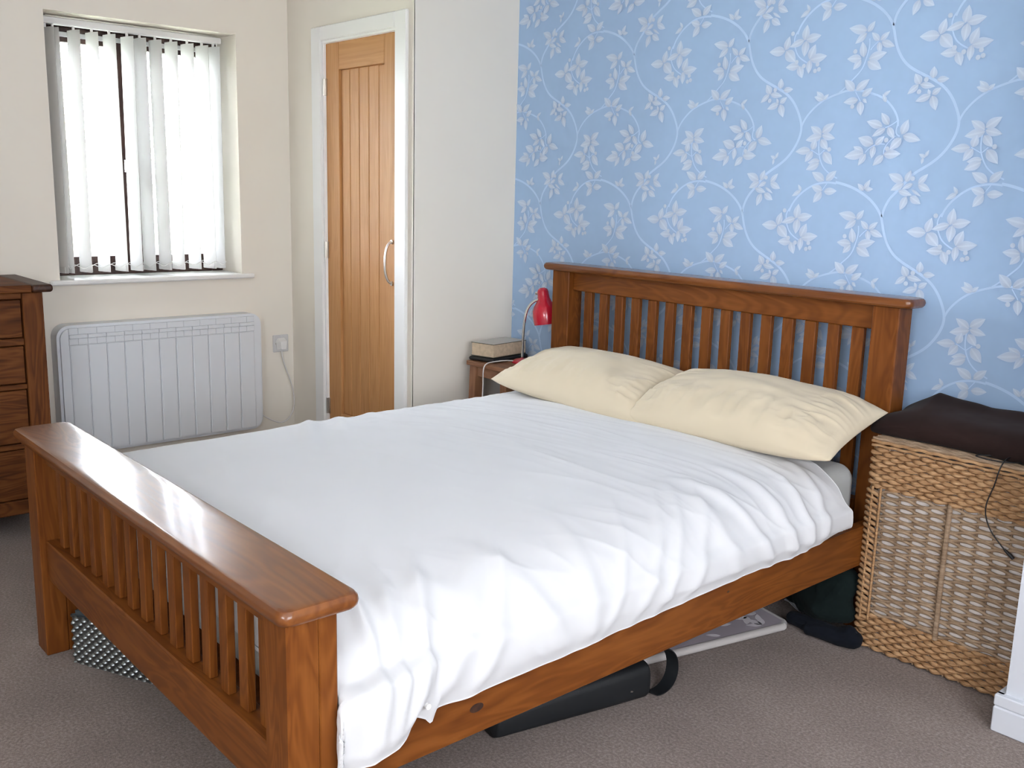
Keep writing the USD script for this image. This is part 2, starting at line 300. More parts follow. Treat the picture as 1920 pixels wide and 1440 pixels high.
struct('wall_front', cat([box((XW, YF-0.2, 0), (FX0, YF, ZC)), box((FX1, YF-0.2, 0), (XR, YF, ZC)), box((FX0, YF-0.2, 0), (FX1, YF, 0.9)), box((FX0, YF-0.2, 2.1), (FX1, YF, ZC))]), M['wall'])

def skirting(name, a, b, normal, zs=((0, 0.07, 0.018), (0.073, 0.105, 0.02))):
    """two-piece skirting from a to b (x, y), standing off the wall along normal"""
    a, b, n = np.array(a), np.array(b), np.array(normal)
    ms = []
    for z0, z1, t in zs:
        q = np.array([a, b, a+n*t, b+n*t]); ms.append(box((*q.min(0), z0), (*q.max(0), z1), 0.003))
    ms.append(box((*np.array([a, b, a+n*0.015, b+n*0.015]).min(0), 0.06), (*np.array([a, b, a+n*0.015, b+n*0.015]).max(0), 0.08)))
    struct(name, cat(ms), M['gloss_white'])
skirting('baseboard_left', (XW, YF), (XW, YD), (1, 0))
skirting('baseboard_back', (XC, YB), (-0.897, YB), (0, -1))
skirting('baseboard_cupboard', (XC, YD), (XC, YB), (1, 0))
struct('baseboard_alcove', cat([box((-0.918, 2.519, 0), (XR, 2.545, 0.070), 0.003), box((-0.918, 2.519, 0.073), (XR, 2.545, 0.104), 0.003), box((-0.914, 2.523, 0.06), (XR, 2.545, 0.08)),
    box((-0.918, 2.53, 0), (-0.897, YB, 0.070), 0.003), box((-0.918, 2.53, 0.073), (-0.897, YB, 0.104), 0.003), box((-0.914, 2.53, 0.06), (-0.897, YB, 0.08))]), M['stub'])
skirting('baseboard_right', (XR, YF), (XR, 2.52), (-1, 0)); skirting('baseboard_front', (XW, YF), (XR, YF), (0, 1))

# ------------------------------------------------------------------ wallpaper print (flat print in very low relief)
PAT = {"l":[[-1.922,1.8759,-1.9167,1.9191,0.5],[-1.9146,1.8752,-1.8661,1.8846,0.45],[-1.926,1.8746,-1.9734,1.8594,0.35],[-1.9163,1.871,-1.9194,1.8265,0.5],[-1.993,1.8504,-1.9815,1.8894,0.5],[-1.997,1.8472,-2.052,1.8483,0.45],[-1.9903,1.8448,-1.955,1.8117,0.6],[-1.8984,1.8143,-1.8816,1.8548,0.5],[-1.8939,1.8104,-1.8393,1.8182,0.42],[-1.8979,1.809,-1.8984,1.7703,0.45],[-1.9385,1.7944,-1.9834,1.7933,0.45],[-1.9362,1.7925,-1.9224,1.7578,0.55],[-1.913,1.9672,-1.9426,1.9497,0.35],[-1.9109,1.967,-1.923,1.9857,0.4],[-2.2334,1.8844,-2.2893,1.8956,0.4],[-2.2283,1.8802,-2.2083,1.907,0.45],[-2.2327,1.8755,-2.266,1.8494,0.4],[-2.1878,1.8505,-2.2119,1.8737,0.45],[-2.1831,1.8501,-2.1569,1.8714,0.4],[-2.1779,1.8447,-2.1378,1.8291,0.4],[-2.1873,1.8442,-2.1815,1.8126,0.45],[-2.2349,1.8053,-2.2432,1.8475,0.45],[-2.2442,1.8009,-2.2884,1.8027,0.45],[-2.2438,1.7958,-2.2661,1.7706,0.5],[-2.2151,1.7975,-2.1626,1.8112,0.4],[-2.2191,1.789,-2.176,1.766,0.5],[-1.832,1.5708,-1.8696,1.5951,0.45],[-1.8279,1.5767,-1.789,1.6026,0.45],[-1.8314,1.5647,-1.8835,1.5537,0.4],[-1.827,1.5676,-1.7834,1.5576,0.4],[-1.8302,1.5526,-1.8065,1.5239,0.55],[-1.8603,1.5226,-1.8514,1.553,0.6],[-1.8696,1.5207,-1.9198,1.5163,0.4],[-1.8596,1.5155,-1.8829,1.4849,0.5],[-1.8169,1.5119,-1.7857,1.4763,0.5],[-1.8307,1.4856,-1.8705,1.4797,0.4],[-1.8323,1.4775,-1.8744,1.4581,0.45],[-1.8082,1.4224,-1.8506,1.4468,0.45],[-1.7989,1.4225,-1.7671,1.451,0.45],[-1.8121,1.3896,-1.8487,1.4015,0.5],[-1.8138,1.3834,-1.8392,1.352,0.5],[-1.8023,1.3857,-1.7609,1.3884,0.45],[-2.0651,1.4219,-2.1097,1.442,0.45],[-2.054,1.4209,-2.0421,1.4524,0.5],[-2.0134,1.4152,-1.9882,1.4415,0.4],[-2.013,1.4112,-1.9768,1.3946,0.45],[-2.062,1.4148,-2.0988,1.3949,0.4],[-2.0326,1.414,-2.0619,1.3995,0.35],[-2.0749,1.3922,-2.0345,1.3806,0.35],[-2.0487,1.3742,-2.0638,1.3361,0.45],[-2.0352,1.3745,-2.0032,1.3559,0.5],[-2.0322,1.3958,-2.004,1.3781,0.22],[-2.0017,1.7259,-2.0015,1.7562,0.6],[-1.9879,1.7191,-1.9549,1.7208,0.45],[-2.0402,1.7111,-2.0576,1.739,0.6],[-2.0458,1.7077,-2.0754,1.6846,0.4],[-2.0385,1.7086,-1.9965,1.7014,0.35],[-1.9988,1.6785,-1.9755,1.6943,0.5],[-2.0059,1.6751,-2.0462,1.6611,0.4],[-1.9983,1.6724,-1.9845,1.634,0.5],[-2.0061,1.6776,-2.0133,1.6926,0.5],[-2.1293,1.5948,-2.1545,1.6277,0.45],[-2.1513,1.5899,-2.1999,1.6053,0.4],[-2.1403,1.5826,-2.1785,1.5611,0.35],[-2.1301,1.5851,-2.1086,1.554,0.45],[-2.0824,1.5645,-2.0674,1.604,0.5],[-2.0768,1.5589,-2.0256,1.5455,0.4],[-2.0845,1.5507,-2.116,1.5206,0.5],[-2.1765,1.537,-2.2242,1.5549,0.5],[-2.1675,1.534,-2.1416,1.5575,0.45],[-2.1724,1.5299,-2.1765,1.4945,0.45],[-2.208,1.5105,-2.24,1.528,0.45],[-2.2078,1.5076,-2.2667,1.4981,0.4],[-2.1986,1.5047,-2.2192,1.4719,0.4],[-2.1353,1.504,-2.0856,1.5049,0.45],[-2.1384,1.4998,-2.1675,1.4717,0.45],[-1.7274,1.7042,-1.7592,1.7358,0.5],[-1.7184,1.7048,-1.6793,1.7329,0.4],[-1.6959,1.6854,-1.6652,1.7063,0.45],[-1.7114,1.6737,-1.7564,1.6691,0.4],[-1.7018,1.6676,-1.6965,1.6286,0.5],[-1.6924,1.6762,-1.6798,1.6642,0.5],[-1.6253,1.6817,-1.6035,1.696,0.35],[-1.6135,1.6632,-1.6257,1.685,0.4],[-2.2139,1.9718,-2.2345,1.9907,0.45],[-2.2118,1.9753,-2.1954,2.0029,0.4],[-2.2095,1.975,-2.1838,1.9759,0.45],[-2.3655,1.6813,-2.3906,1.7062,0.45],[-2.3655,1.6813,-2.3487,1.6962,0.45],[-2.3655,1.6813,-2.3972,1.6907,0.45],[-2.0005,1.4934,-2.0193,1.5029,0.45],[-2.0007,1.4953,-1.9912,1.5138,0.4],[-2.0071,1.4916,-2.01,1.4748,0.45]],"b":[[-1.9686,1.8997],[-1.9461,1.8074],[-1.9173,1.7928],[-1.8665,1.7943],[-1.8598,1.7781],[-1.8738,1.7738],[-2.2655,1.8234],[-1.797,1.5217],[-2.0329,1.4302],[-2.0219,1.7223],[-2.0411,1.6879],[-2.1321,1.5475],[-2.1264,1.5208],[-1.7275,1.6539]],"s":[[0.0085,[[-2.3172,1.9961],[-2.2501,1.9776],[-2.2054,1.9542],[-2.1701,1.9248],[-2.1462,1.8894],[-2.1364,1.8554],[-2.1186,1.8097],[-2.0878,1.7706],[-2.0496,1.7461],[-2.017,1.7295],[-1.9753,1.7054],[-1.942,1.6712],[-1.9214,1.6342],[-1.9096,1.5905],[-1.9146,1.5616],[-1.9327,1.5255],[-1.9602,1.4927],[-2.0044,1.4617],[-2.0427,1.4352],[-2.0719,1.4007],[-2.0976,1.3734],[-2.1141,1.3459],[-2.123,1.3106]]],[0.0065,[[-2.3144,1.992],[-2.3643,1.9937],[-2.404,1.9826],[-2.4384,1.9609],[-2.4675,1.9305],[-2.4836,1.8965]]],[0.0045,[[-1.9473,1.9099],[-1.9616,1.8708],[-1.9567,1.8526],[-1.9439,1.8285],[-1.9255,1.8129],[-1.9077,1.8027]]],[0.0065,[[-2.4424,1.59],[-2.4335,1.614],[-2.4095,1.6453],[-2.3702,1.6756],[-2.3158,1.6966],[-2.2815,1.7046],[-2.2371,1.7024],[-2.1927,1.6906],[-2.1534,1.6736],[-2.1229,1.6459],[-2.104,1.6151],[-2.0994,1.5886]]],[0.0045,[[-2.0997,1.6078],[-2.1008,1.5912],[-2.1033,1.5719],[-2.0902,1.5578]]],[0.003,[[-2.1012,1.6064],[-2.1205,1.5932],[-2.1405,1.5854]]],[0.0035,[[-2.104,1.5594],[-2.1262,1.539],[-2.138,1.5153],[-2.1369,1.5026]]],[0.003,[[-2.1362,1.5349],[-2.1709,1.5327],[-2.2009,1.5104]]],[0.0045,[[-2.3111,1.7003],[-2.2876,1.7185],[-2.2647,1.7403],[-2.2378,1.7693],[-2.2278,1.7952],[-2.2192,1.8361],[-2.2211,1.8588]]],[0.003,[[-2.2141,1.8239],[-2.2054,1.8345],[-2.1907,1.847]]],[0.0045,[[-1.7604,1.4289],[-1.7969,1.4489],[-1.8147,1.4652],[-1.8259,1.4836],[-1.8337,1.504],[-1.8378,1.5345],[-1.8359,1.5628]]],[0.003,[[-1.8337,1.504],[-1.8648,1.5207]]],[0.003,[[-1.8337,1.504],[-1.8154,1.52]]],[0.003,[[-1.7956,1.4123],[-1.8121,1.3896]]],[0.003,[[-1.7217,1.6993],[-1.702,1.6698]]]]}
LA, LB = np.array([0.5315, 0.0]), np.array([0.0205, -0.5795])
cells = [(i, j) for i in range(-6, 7) for j in range(-3, 5)]
def inside(p, m=0.05): return XC-m < p[0] < -0.88+m and -0.05 < p[1] < ZC
def leaf_shape(b, e, w, y, cols=9):
    b, e = np.array(b), np.array(e); d = e-b; L = np.linalg.norm(d); n = np.array([-d[1], d[0]])/L
    P, uv = [], []
    for k in range(cols+1):
        s = k/cols; hw = L*w*0.5*(math.sin(math.pi*s**0.88)**0.85*(1-0.28*s)+0.02)
        for t in (-1, -0.5, 0, 0.5, 1):
            q = b+d*s+n*hw*t; P.append((q[0], y, q[1])); uv.append((s, t))
    return np.array(P), gridfaces(cols+1, 5), np.array(uv)
def join(parts_):
    V, Fc, UV, n = [], [], [], 0
    for v, f, uv in parts_:
        V.append(v); Fc.append(f+n); UV.append(uv); n += len(v)
    return (np.vstack(V), np.vstack(Fc)), np.vstack(UV)
def face_viewer(v, f):
    n = np.cross(v[f[:, 1]]-v[f[:, 0]], v[f[:, 2]]-v[f[:, 0]])[:, 1].sum(); return f[:, ::-1] if n > 0 else f
def ribbon(P, w, y):
    P = spline(P, max(6, len(P)*5)); t = np.gradient(P, axis=0); t /= np.linalg.norm(t, axis=1, keepdims=True); n = np.c_[-t[:, 1], t[:, 0]]
    a, b = P+n*w/2, P-n*w/2; v = np.stack([np.c_[a[:, 0], np.full(len(P), y), a[:, 1]], np.c_[b[:, 0], np.full(len(P), y), b[:, 1]]], 1).reshape(-1, 3)
    f = gridfaces(len(P), 2); return v, face_viewer(v, f), np.zeros((len(v), 2))
lp, sp, hp = [], [], []
depth = 0
for i, j in cells:
    o = LA*i+LB*j
    for k, (bx, bz, ex, ez, w) in enumerate(PAT['l']):
        b, e = np.array((bx, bz))+o, np.array((ex, ez))+o
        if not (inside(b) and inside(e)): continue
        d = e-b; b, e = b-d*0.04, e+d*0.09
        v, f, uv = leaf_shape(b, e, w*1.30, YB-0.0016-k*0.000012); lp.append((v, face_viewer(v, f), uv))
    for kb, (bx, bz) in enumerate(PAT['b']):
        c = np.array((bx, bz))+o
        if inside(c, 0):
            a = np.arange(9)*2*math.pi/8; v = np.vstack([[c[0], YB-0.0030-kb*0.00001, c[1]], np.c_[c[0]+0.0075*np.cos(a), np.full(9, YB-0.0030-kb*0.00001), c[1]+0.0075*np.sin(a)]])
            f = np.array([[0, q+1, q+2] for q in range(8)]); lp.append((v, face_viewer(v, f), np.full((10, 2), 0.02)))
    for ks, (w, P) in enumerate(PAT['s']):
        ys = YB-0.0006-ks*0.00004
        P = np.array(P)+o
        if all(inside(p) for p in P): sp.append(ribbon(P, w, ys))
        else:
            run = []
            for p in spline(P, 40):
                if inside(p, 0.03): run.append(p)
                else:
                    if len(run) > 4: sp.append(ribbon(run[::2] if len(run) > 8 else run, w, ys))
                    run = []
            if len(run) > 4: sp.append(ribbon(run[::2] if len(run) > 8 else run, w, ys))
(m_, uv_) = join(lp); part('leaf_print', m_, M['leaf_print'], wb, False, 'grey and white printed leaves', uv_, 'stuff')
(m_, uv_) = join(sp); part('stem_print', m_, M['stem_print'], wb, False, 'pale printed trailing stems', None, 'stuff')

# ------------------------------------------------------------------ window 1
wn = thing('window_1', None, None, (XW-0.21, (WY0+WY1)/2, WZ0), kind='structure')
fx0, fx1 = XW-0.265, XW-0.205
YM = 1.716
for y0, y1, z0, z1 in ((WY0, WY0+0.055, WZ0, WZ1), (WY1-0.055, WY1, WZ0, WZ1)): part('frame_stile', box((fx0, y0, z0), (fx1, y1, z1), 0.004), M['frame'], wn)
part('frame_rail', box((fx0, WY0+0.055, WZ0), (fx1, WY1-0.055, WZ0+0.045), 0.004), M['frame'], wn)
part('frame_rail', box((fx0, WY0+0.055, WZ1-0.03), (fx1, WY1-0.055, WZ1), 0.004), M['frame'], wn)
part('mullion', box((fx0, YM-0.022, WZ0+0.045), (fx1+0.006, YM+0.022, WZ1-0.03), 0.004), M['frame'], wn)
part('trickle_vent', box((fx1-0.008, WY0+0.08, 1.964), (fx1+0.008, YM-0.03, 1.984), 0.003), M['vent'], wn)
part('trickle_vent', box((fx1-0.008, YM+0.03, 1.964), (fx1+0.008, WY1-0.08, 1.984), 0.003), M['vent'], wn)
for y0, y1 in ((WY0+0.055, YM-0.022), (YM+0.022, WY1-0.055)):
    cs = cat([box((fx0+0.01, y0, WZ0+0.045), (fx1-0.008, y0+0.035, 2.006), 0.003), box((fx0+0.01, y1-0.035, WZ0+0.045), (fx1-0.008, y1, 2.006), 0.003),
              box((fx0+0.01, y0+0.035, WZ0+0.045), (fx1-0.008, y1-0.035, WZ0+0.082), 0.003), box((fx0+0.01, y0+0.035, 1.944), (fx1-0.008, y1-0.035, 2.006), 0.003)])
    c = part('casement', cs, M['frame'], wn)
    part('pane', box((fx0+0.026, y0+0.03, WZ0+0.075), (fx0+0.032, y1-0.03, 1.95)), M['glass'], c)
part('casement_handle', cat([box((fx1-0.006, YM-0.05, 1.40), (fx1+0.012, YM-0.034, 1.46), 0.003), tube([(fx1+0.016, YM-0.042, 1.43), (fx1+0.026, YM-0.046, 1.40), (fx1+0.028, YM-0.048, 1.33)], 0.006)]), M['chrome'], wn, 30)
part('window_sill', cat([box((XW-0.27, WY0, WZ0-0.0215), (XW+0.001, WY1, WZ0-0.0004)), box((XW+0.0003, WY0-0.045, WZ0-0.022), (XW+0.03, WY1+0.055, WZ0), 0.006)]), M['gloss_white'], wn)

# vertical blind
vb = thing('vertical_blind', 'white vertical louvre blind hanging half open in the window recess', 'blind', (-4.49, (WY0+WY1)/2, WZ0+0.01))
part('headrail', box((-4.53, WY0+0.006, 1.998), (-4.488, WY1-0.022, 2.026), 0.004), M['plastic'], vb)
lefts = [1.322, 1.352, 1.436, 1.511, 1.584, 1.661, 1.716, 1.785, 1.858, 1.933, 2.003, 2.058]
ends = []
for k, y0 in enumerate(lefts):
    th = math.radians(74 if k else 66); L = 0.089; x0 = -4.549
    s = np.linspace(-0.5, 0.5, 7); P = []
    z0, z1 = 0.962, 1.984
    for zz in np.linspace(z0, z1, 12):
        lean = 0.006*math.sin(k*2.1)*(z1-zz)
        row = []
        for q in s:
            c = 0.004*(1-4*q*q); dx, dy = (q+0.5)*L*math.sin(th)+c*math.cos(th), (q+0.5)*L*math.cos(th)-c*math.sin(th)
            row.append((x0+dx, y0+dy+lean, zz))
        P.append(row)
    P = np.array(P); l = part('louvre', shell(P, 0.0012), M['blind'], vb, 40)
    part('weight', box((x0+0.004, y0+0.001, z0+0.001), (x0+0.084, y0+0.004, z0+0.03)).apply_transform(trimesh.transformations.rotation_matrix(math.radians(24.5), (0, 0, 1), (x0, y0, z0))) if False else turn(box((x0+0.006, y0-0.0030, z0+0.002), (x0+0.083, y0+0.0012, z0+0.028)), 90-74, (x0, y0, z0)), M['blind'], l)
    part('hanger', cat([box((x0+0.036, y0+0.008, 1.982), (x0+0.048, y0+0.016, 2.0))]), M['plastic'], l)
    ends.append(((x0, y0, z0+0.035), (x0+L*math.sin(th), y0+L*math.cos(th), z0+0.035)))
for side in (0, 1):
    P = []
    for k, e in enumerate(ends):
        P.append(np.array(e[side]))
        if k+1 < len(ends): P.append((np.array(e[side])+np.array(ends[k+1][side]))/2-np.array([0, 0, 0.014]))
    part('bead_chain', tube(spline(P, 120), 0.0016, 5), M['plastic'], vb)
part('control_wand', tube([(-4.484, WY1-0.05, 2.0), (-4.482, WY1-0.05, 1.5), (-4.484, WY1-0.052, 1.25)], 0.0025, 6), M['plastic'], vb)

# window 2: out of view beside the camera, built around its area light
w2 = thing('unseen_window_2', None, None, (XR+0.2, 0.55, RZ0), kind='structure')
for y0, y1 in ((RY0, RY0+0.06), (RY1-0.06, RY1), (0.52, 0.58)): part('frame_stile', box((XR+0.17, y0, RZ0), (XR+0.23, y1, RZ1), 0.004), M['gloss_white'], w2)
for y0, y1 in ((RY0+0.06, 0.52), (0.58, RY1-0.06)):
    for z0, z1 in ((RZ0, RZ0+0.06), (RZ1-0.06, RZ1)): part('frame_rail', box((XR+0.17, y0, z0), (XR+0.23, y1, z1), 0.004), M['gloss_white'], w2)
    part('pane', box((XR+0.197, y0, RZ0+0.06), (XR+0.203, y1, RZ1-0.06)), M['glass'], w2)
part('window_sill', box((XR-0.04, RY0-0.04, RZ0-0.0), (XR-0.0005, RY1+0.04, RZ0+0.02), 0.006), M['gloss_white'], w2)

part('added_sky_blind', box((XR+0.10, RY0+0.005, RZ0), (XR+0.102, RY1-0.005, RZ1-0.04)), M['blind'], w2)  # added out of view to keep direct sky light off the bed
part('added_blind_roller', tube([(XR+0.11, RY0+0.01, RZ1-0.025), (XR+0.11, RY1-0.01, RZ1-0.025)], 0.02, 16), M['plastic'], w2, 40)  # goes with the added blind, never in view

# window 3: unseen, behind the camera, houses the light for the blue wall
w3 = thing('unseen_window_3', None, None, (0.15, YF-0.15, 0.9), kind='structure')
for x0, x1 in ((FX0, FX0+0.06), (FX1-0.06, FX1), (0.12, 0.18)): part('frame_stile', box((x0, YF-0.18, 0.9), (x1, YF-0.13, 2.1), 0.004), M['gloss_white'], w3)
for x0, x1 in ((FX0+0.06, 0.12), (0.18, FX1-0.06)):
    for z0, z1 in ((0.9, 0.96), (2.04, 2.1)): part('frame_rail', box((x0, YF-0.18, z0), (x1, YF-0.13, z1), 0.004), M['gloss_white'], w3)
    part('pane', box((x0, YF-0.158, 0.96), (x1, YF-0.152, 2.04)), M['glass'], w3)
part('added_sky_blind', box((FX0+0.005, YF-0.10, 0.9), (FX1-0.005, YF-0.098, 2.06)), M['blind'], w3)  # added out of view, screens this opening from the open sky

# ------------------------------------------------------------------ cupboard door and its architrave
dr = thing('door_1', None, None, ((DX0+DX1)/2, YD+0.03, 0), kind='structure')
dy0, dy1 = YD+0.006, YD+0.046
PX0, PX1, PZ0, PZ1 = -3.942, -3.581, 0.30, 1.875
part('stile', box((DX0+0.003, dy0, 0.012), (PX0, dy1, DZ-0.003), 0.002), M['door_z'], dr)
part('stile', box((PX1, dy0, 0.012), (DX1-0.003, dy1, DZ-0.003), 0.002), M['door_z'], dr)
part('rail', box((PX0, dy0, PZ1), (PX1, dy1, DZ-0.003), 0.002), M['door_x'], dr)
part('rail', box((PX0, dy0, 0.012), (PX1, dy1, PZ0), 0.002), M['door_x'], dr)
ed = [PX0, -3.868, -3.792, -3.715, -3.636, PX1]
for a, b in zip(ed[:-1], ed[1:]): part('board', box((a+0.0005, dy0+0.011, PZ0), (b-0.0005, dy1-0.006, PZ1), 0.0035), M['door_z'], dr)
for z0, z1 in ((1.768, 1.842), (1.032, 1.108), (0.283, 0.359)):
    part('hinge', cat([tube([(DX0-0.001, YD-0.003, z0), (DX0-0.001, YD-0.003, z1)], 0.006, 10), box((DX0-0.004, YD-0.001, z0), (DX0+0.014, YD+0.0065, z1), 0.001)]), M['steel'], dr, 40)
hx = -3.517; P = [(hx, dy0-0.002, 1.135), (hx-0.002, dy0-0.014, 1.13), (hx-0.004, dy0-0.030, 1.10), (hx-0.004, dy0-0.037, 1.045), (hx-0.004, dy0-0.030, 0.99), (hx-0.002, dy0-0.014, 0.962), (hx, dy0-0.002, 0.957)]
part('handle', cat([tube(spline(P, 40), 0.0055, 10), tube([(hx, dy0+0.001, 1.135), (hx, dy0-0.007, 1.135)], 0.0095, 14), tube([(hx, dy0+0.001, 0.957), (hx, dy0-0.007, 0.957)], 0.0095, 14)]), M['steel'], dr, 50, 'curved satin steel pull handle')
ar = thing('trim_1', None, None, ((DX0+DX1)/2, YD, 0), kind='structure')
def arch(x0, x1, z0, z1, long):
    a = [box((x0, YD-0.016, z0), (x1, YD+0.001, z1), 0.004)]
    return a
part('architrave', cat(arch(-4.148, DX0-0.012, 0, 2.068, 'z')), M['gloss_white'], ar)
part('architrave', cat(arch(DX1+0.010, -3.392, 0, 2.068, 'z')), M['gloss_white'], ar)
part('architrave', cat(arch(DX0-0.012, DX1+0.010, DZ+0.010, 2.068, 'x')), M['gloss_white'], ar)
part('jamb', box((DX0-0.03, YD-0.004, 0), (DX0, YD+0.1, DZ+0.03)), M['gloss_white'], ar); part('jamb', box((DX1, YD-0.004, 0), (DX1+0.03, YD+0.1, DZ+0.03)), M['gloss_white'], ar)
part('jamb', box((DX0, YD-0.004, DZ), (DX1, YD+0.1, DZ+0.03)), M['gloss_white'], ar)
part('corner_bead', box((XC-0.012, YD-0.002, 0), (XC, YD+0.004, ZC), 0.001), M['wall'], ar)

# ------------------------------------------------------------------ electric panel heater, socket
ht = thing('panel_heater', 'white electric panel heater with vertical flutes, on the wall below the window', 'heater', (-4.34, 1.71, 0.19))
HX = -4.291
HY0, HY1, HZ0, HZ1 = 1.243, 2.178, 0.19, 0.757
part('case', extrude(roundrect(HY0, HY1, HZ0, HZ1, 0.055), 'x', -4.388, HX-0.02), M['heater'], ht, 30)
front = extrude(roundrect(HY0+0.012, HY1-0.012, HZ0+0.012, HZ1-0.012, 0.045), 'x', HX-0.0201, HX-0.006)
part('face_plate', front, M['heater'], ht, 30)
fp = [HY0+0.045+0.0769*k for k in range(12)]
for a, b in zip(fp[:-1], fp[1:]):
    prof = [(HX-0.007, a+0.0006), (HX-0.0015, a+0.0015), (HX+0.0008, a+0.006), (HX+0.0008, b-0.006), (HX-0.0015, b-0.0015), (HX-0.007, b-0.0006)]
    part('flute', extrude(prof, 'z', HZ0+0.018, 0.672), M['heater'], ht)
part('grille_shade_plate', box((HX-0.007, fp[0], 0.674), (HX-0.0035, fp[-1], 0.746)), M['heater_shade'], ht)  # its darker colour paints the shade behind the louvres
for k in range(12):
    a = max(fp[0], fp[0]+0.0769*(k-0.5)); b = min(fp[-1], fp[0]+0.0769*(k+0.5))
    part('grille_louvre', box((HX-0.006, a+0.0008, 0.7195), (HX-0.0015, b-0.0008, 0.745), 0.001), M['heater'], ht)
for a, b in zip(fp[:-1], fp[1:]):
    part('grille_lip', box((HX-0.005, a+0.001, 0.702), (HX+0.0035, b-0.001, 0.718), 0.002), M['heater'], ht)
    for h in (0, 1): part('grille_louvre', box((HX-0.006, a+0.0385*h+0.0008, 0.676), (HX-0.0022, a+0.0385*(h+1)-0.0008, 0.7012), 0.001), M['heater'], ht)
part('power_cable', tube(spline([(-4.372, 2.318, 0.552), (-4.370, 2.325, 0.50), (-4.372, 2.362, 0.40), (-4.375, 2.384, 0.30), (-4.376, 2.376, 0.235), (-4.375, 2.325, 0.186), (-4.372, 2.255, 0.205), (-4.365, 2.185, 0.262), (-4.36, 2.172, 0.30)], 60), 0.0032, 8), M['cable_white'], ht, True)
part('plug', hull([(-4.380, y, z) for y, z in ((2.298, 0.557), (2.344, 0.557), (2.350, 0.60), (2.340, 0.615), (2.302, 0.615), (2.292, 0.60))]+[(-4.352, y, z) for y, z in ((2.308, 0.562), (2.334, 0.562), (2.338, 0.60), (2.304, 0.60))]), M['plastic'], ht)
part('timer_box', box((-4.384, 2.179, 0.30), (-4.355, 2.192, 0.50), 0.003), M['plastic'], ht)
sk = thing('wall_socket', 'white single mains socket low on the wall right of the heater', 'socket', (XW, 2.321, 0.544))
part('faceplate', box((XW-0.001, 2.279, 0.544), (XW+0.0085, 2.363, 0.630), 0.003), M['socket'], sk)
for yy in (2.293, 2.349): part('screw', tube([(XW+0.008, yy, 0.587), (XW+0.0098, yy, 0.587)], 0.003, 10), M['steel'], sk)

# ------------------------------------------------------------------ chest of drawers
cd = thing('chest_of_drawers', 'rustic dark oak chest of drawers with chunky top, left of the heater', 'chest of drawers', (-4.12, 0.66, 0))
X1, X0, Y1, Y0 = -3.905, -4.36, 1.088, 0.235
part('top', rounded((X0+0.001, Y0+0.075, 0.948), (X1+0.025, Y1-0.042, 0.977), 0.006), M['dr_y'], cd, 40)
part('breadboard_end', rounded((X0+0.001, Y1-0.0415, 0.9475), (X1+0.026, Y1+0.033, 0.977), 0.012), M['dr_x'], cd, 40)
part('breadboard_end', rounded((X0+0.001, Y0-0.033, 0.9475), (X1+0.026, Y0+0.0745, 0.977), 0.012), M['dr_x'], cd, 40)
part('side_panel', box((X0, Y1-0.03, 0.06), (X1-0.05, Y1-0.004, 0.947), 0.002), M['dr_z'], cd); part('side_panel', box((X0, Y0+0.004, 0.06), (X1-0.05, Y0+0.03, 0.947), 0.002), M['dr_z'], cd)
part('back_panel', box((X0, Y0+0.03, 0.06), (X0+0.012, Y1-0.03, 0.947)), M['dr_z'], cd)
for y0, y1 in ((Y1-0.072, Y1), (Y0, Y0+0.072)):
    part('post', box((X1-0.055, y0, 0), (X1, y1, 0.947), 0.003), M['dr_z'], cd)
    part('post', box((X0, y0, 0), (X0+0.05, y1, 0.059), 0.003), M['dr_z'], cd)
rows = [(0.778, 0.922), (0.604, 0.748), (0.375, 0.582), (0.155, 0.352)]
for z0, z1 in ((0.9235, 0.947), (0.750, 0.7765), (0.5835, 0.6025), (0.3535, 0.3735), (0.098, 0.1535)): part('rail', box((X1-0.04, Y0+0.0725, z0), (X1-0.006, Y1-0.0725, z1), 0.003), M['dr_y'], cd)
for r, (z0, z1) in enumerate(rows):
    spans = [(Y0+0.074, Y1-0.074)] if r > 1 else [(Y0+0.074, 0.655), (0.668, Y1-0.074)]
    for y0, y1 in spans:
        d = part('drawer', cat([box((X1-0.03, y0+0.002, z0+0.002), (X1-0.010, y1-0.002, z1-0.002), 0.003), box((X0+0.05, y0+0.012, z0+0.01), (X1-0.03, y1-0.012, z1-0.02))]), M['dr_y'], cd)
        for ky in ([(y0+y1)/2] if r < 2 else [y0+0.19, y1-0.19]):
            part('knob', lathe([(0, 0), (0.008, 0), (0.008, 0.012), (0.018, 0.02), (0.019, 0.03), (0.012, 0.037), (0, 0.038)], n=20).apply_transform(trimesh.transformations.rotation_matrix(math.pi/2, (0, 1, 0))).apply_translation((X1-0.0105, ky, (z0+z1)/2)), M['knob'], d, 40)

# ------------------------------------------------------------------ bed
bd = thing('bed', 'honey-stained pine double bed with slatted headboard and footboard', 'bed', (-2.18, 1.8, 0))
BX0, BX1 = -2.9795, -1.3794
def cap_mesh(y0, y1, z0, z1, r):
    # plan with rounded corners, softly rounded edges
    pl = roundrect(BX0, BX1, y0, y1, 0.022, 6); pl = np.array(pl); c = np.array([(BX0+BX1)/2, (y0+y1)/2])
    pts = []
    for k in range(7):
        a = math.pi*k/6; e = r*(1-math.sin(a)); z = (z0+z1)/2-math.cos(a)*(z1-z0)/2
        q = pl-np.sign(pl-c)*e; pts.append(np.c_[q, np.full(len(q), z)])
    return hull(np.vstack(pts))
part('footboard_cap', cap_mesh(0.7192, 0.8811, 0.630, 0.6613, 0.011), M['cap'], bd, 25)
part('headboard_cap', cap_mesh(2.7759, 2.8842, 1.047, 1.0768, 0.011), M['cap'], bd, 25)
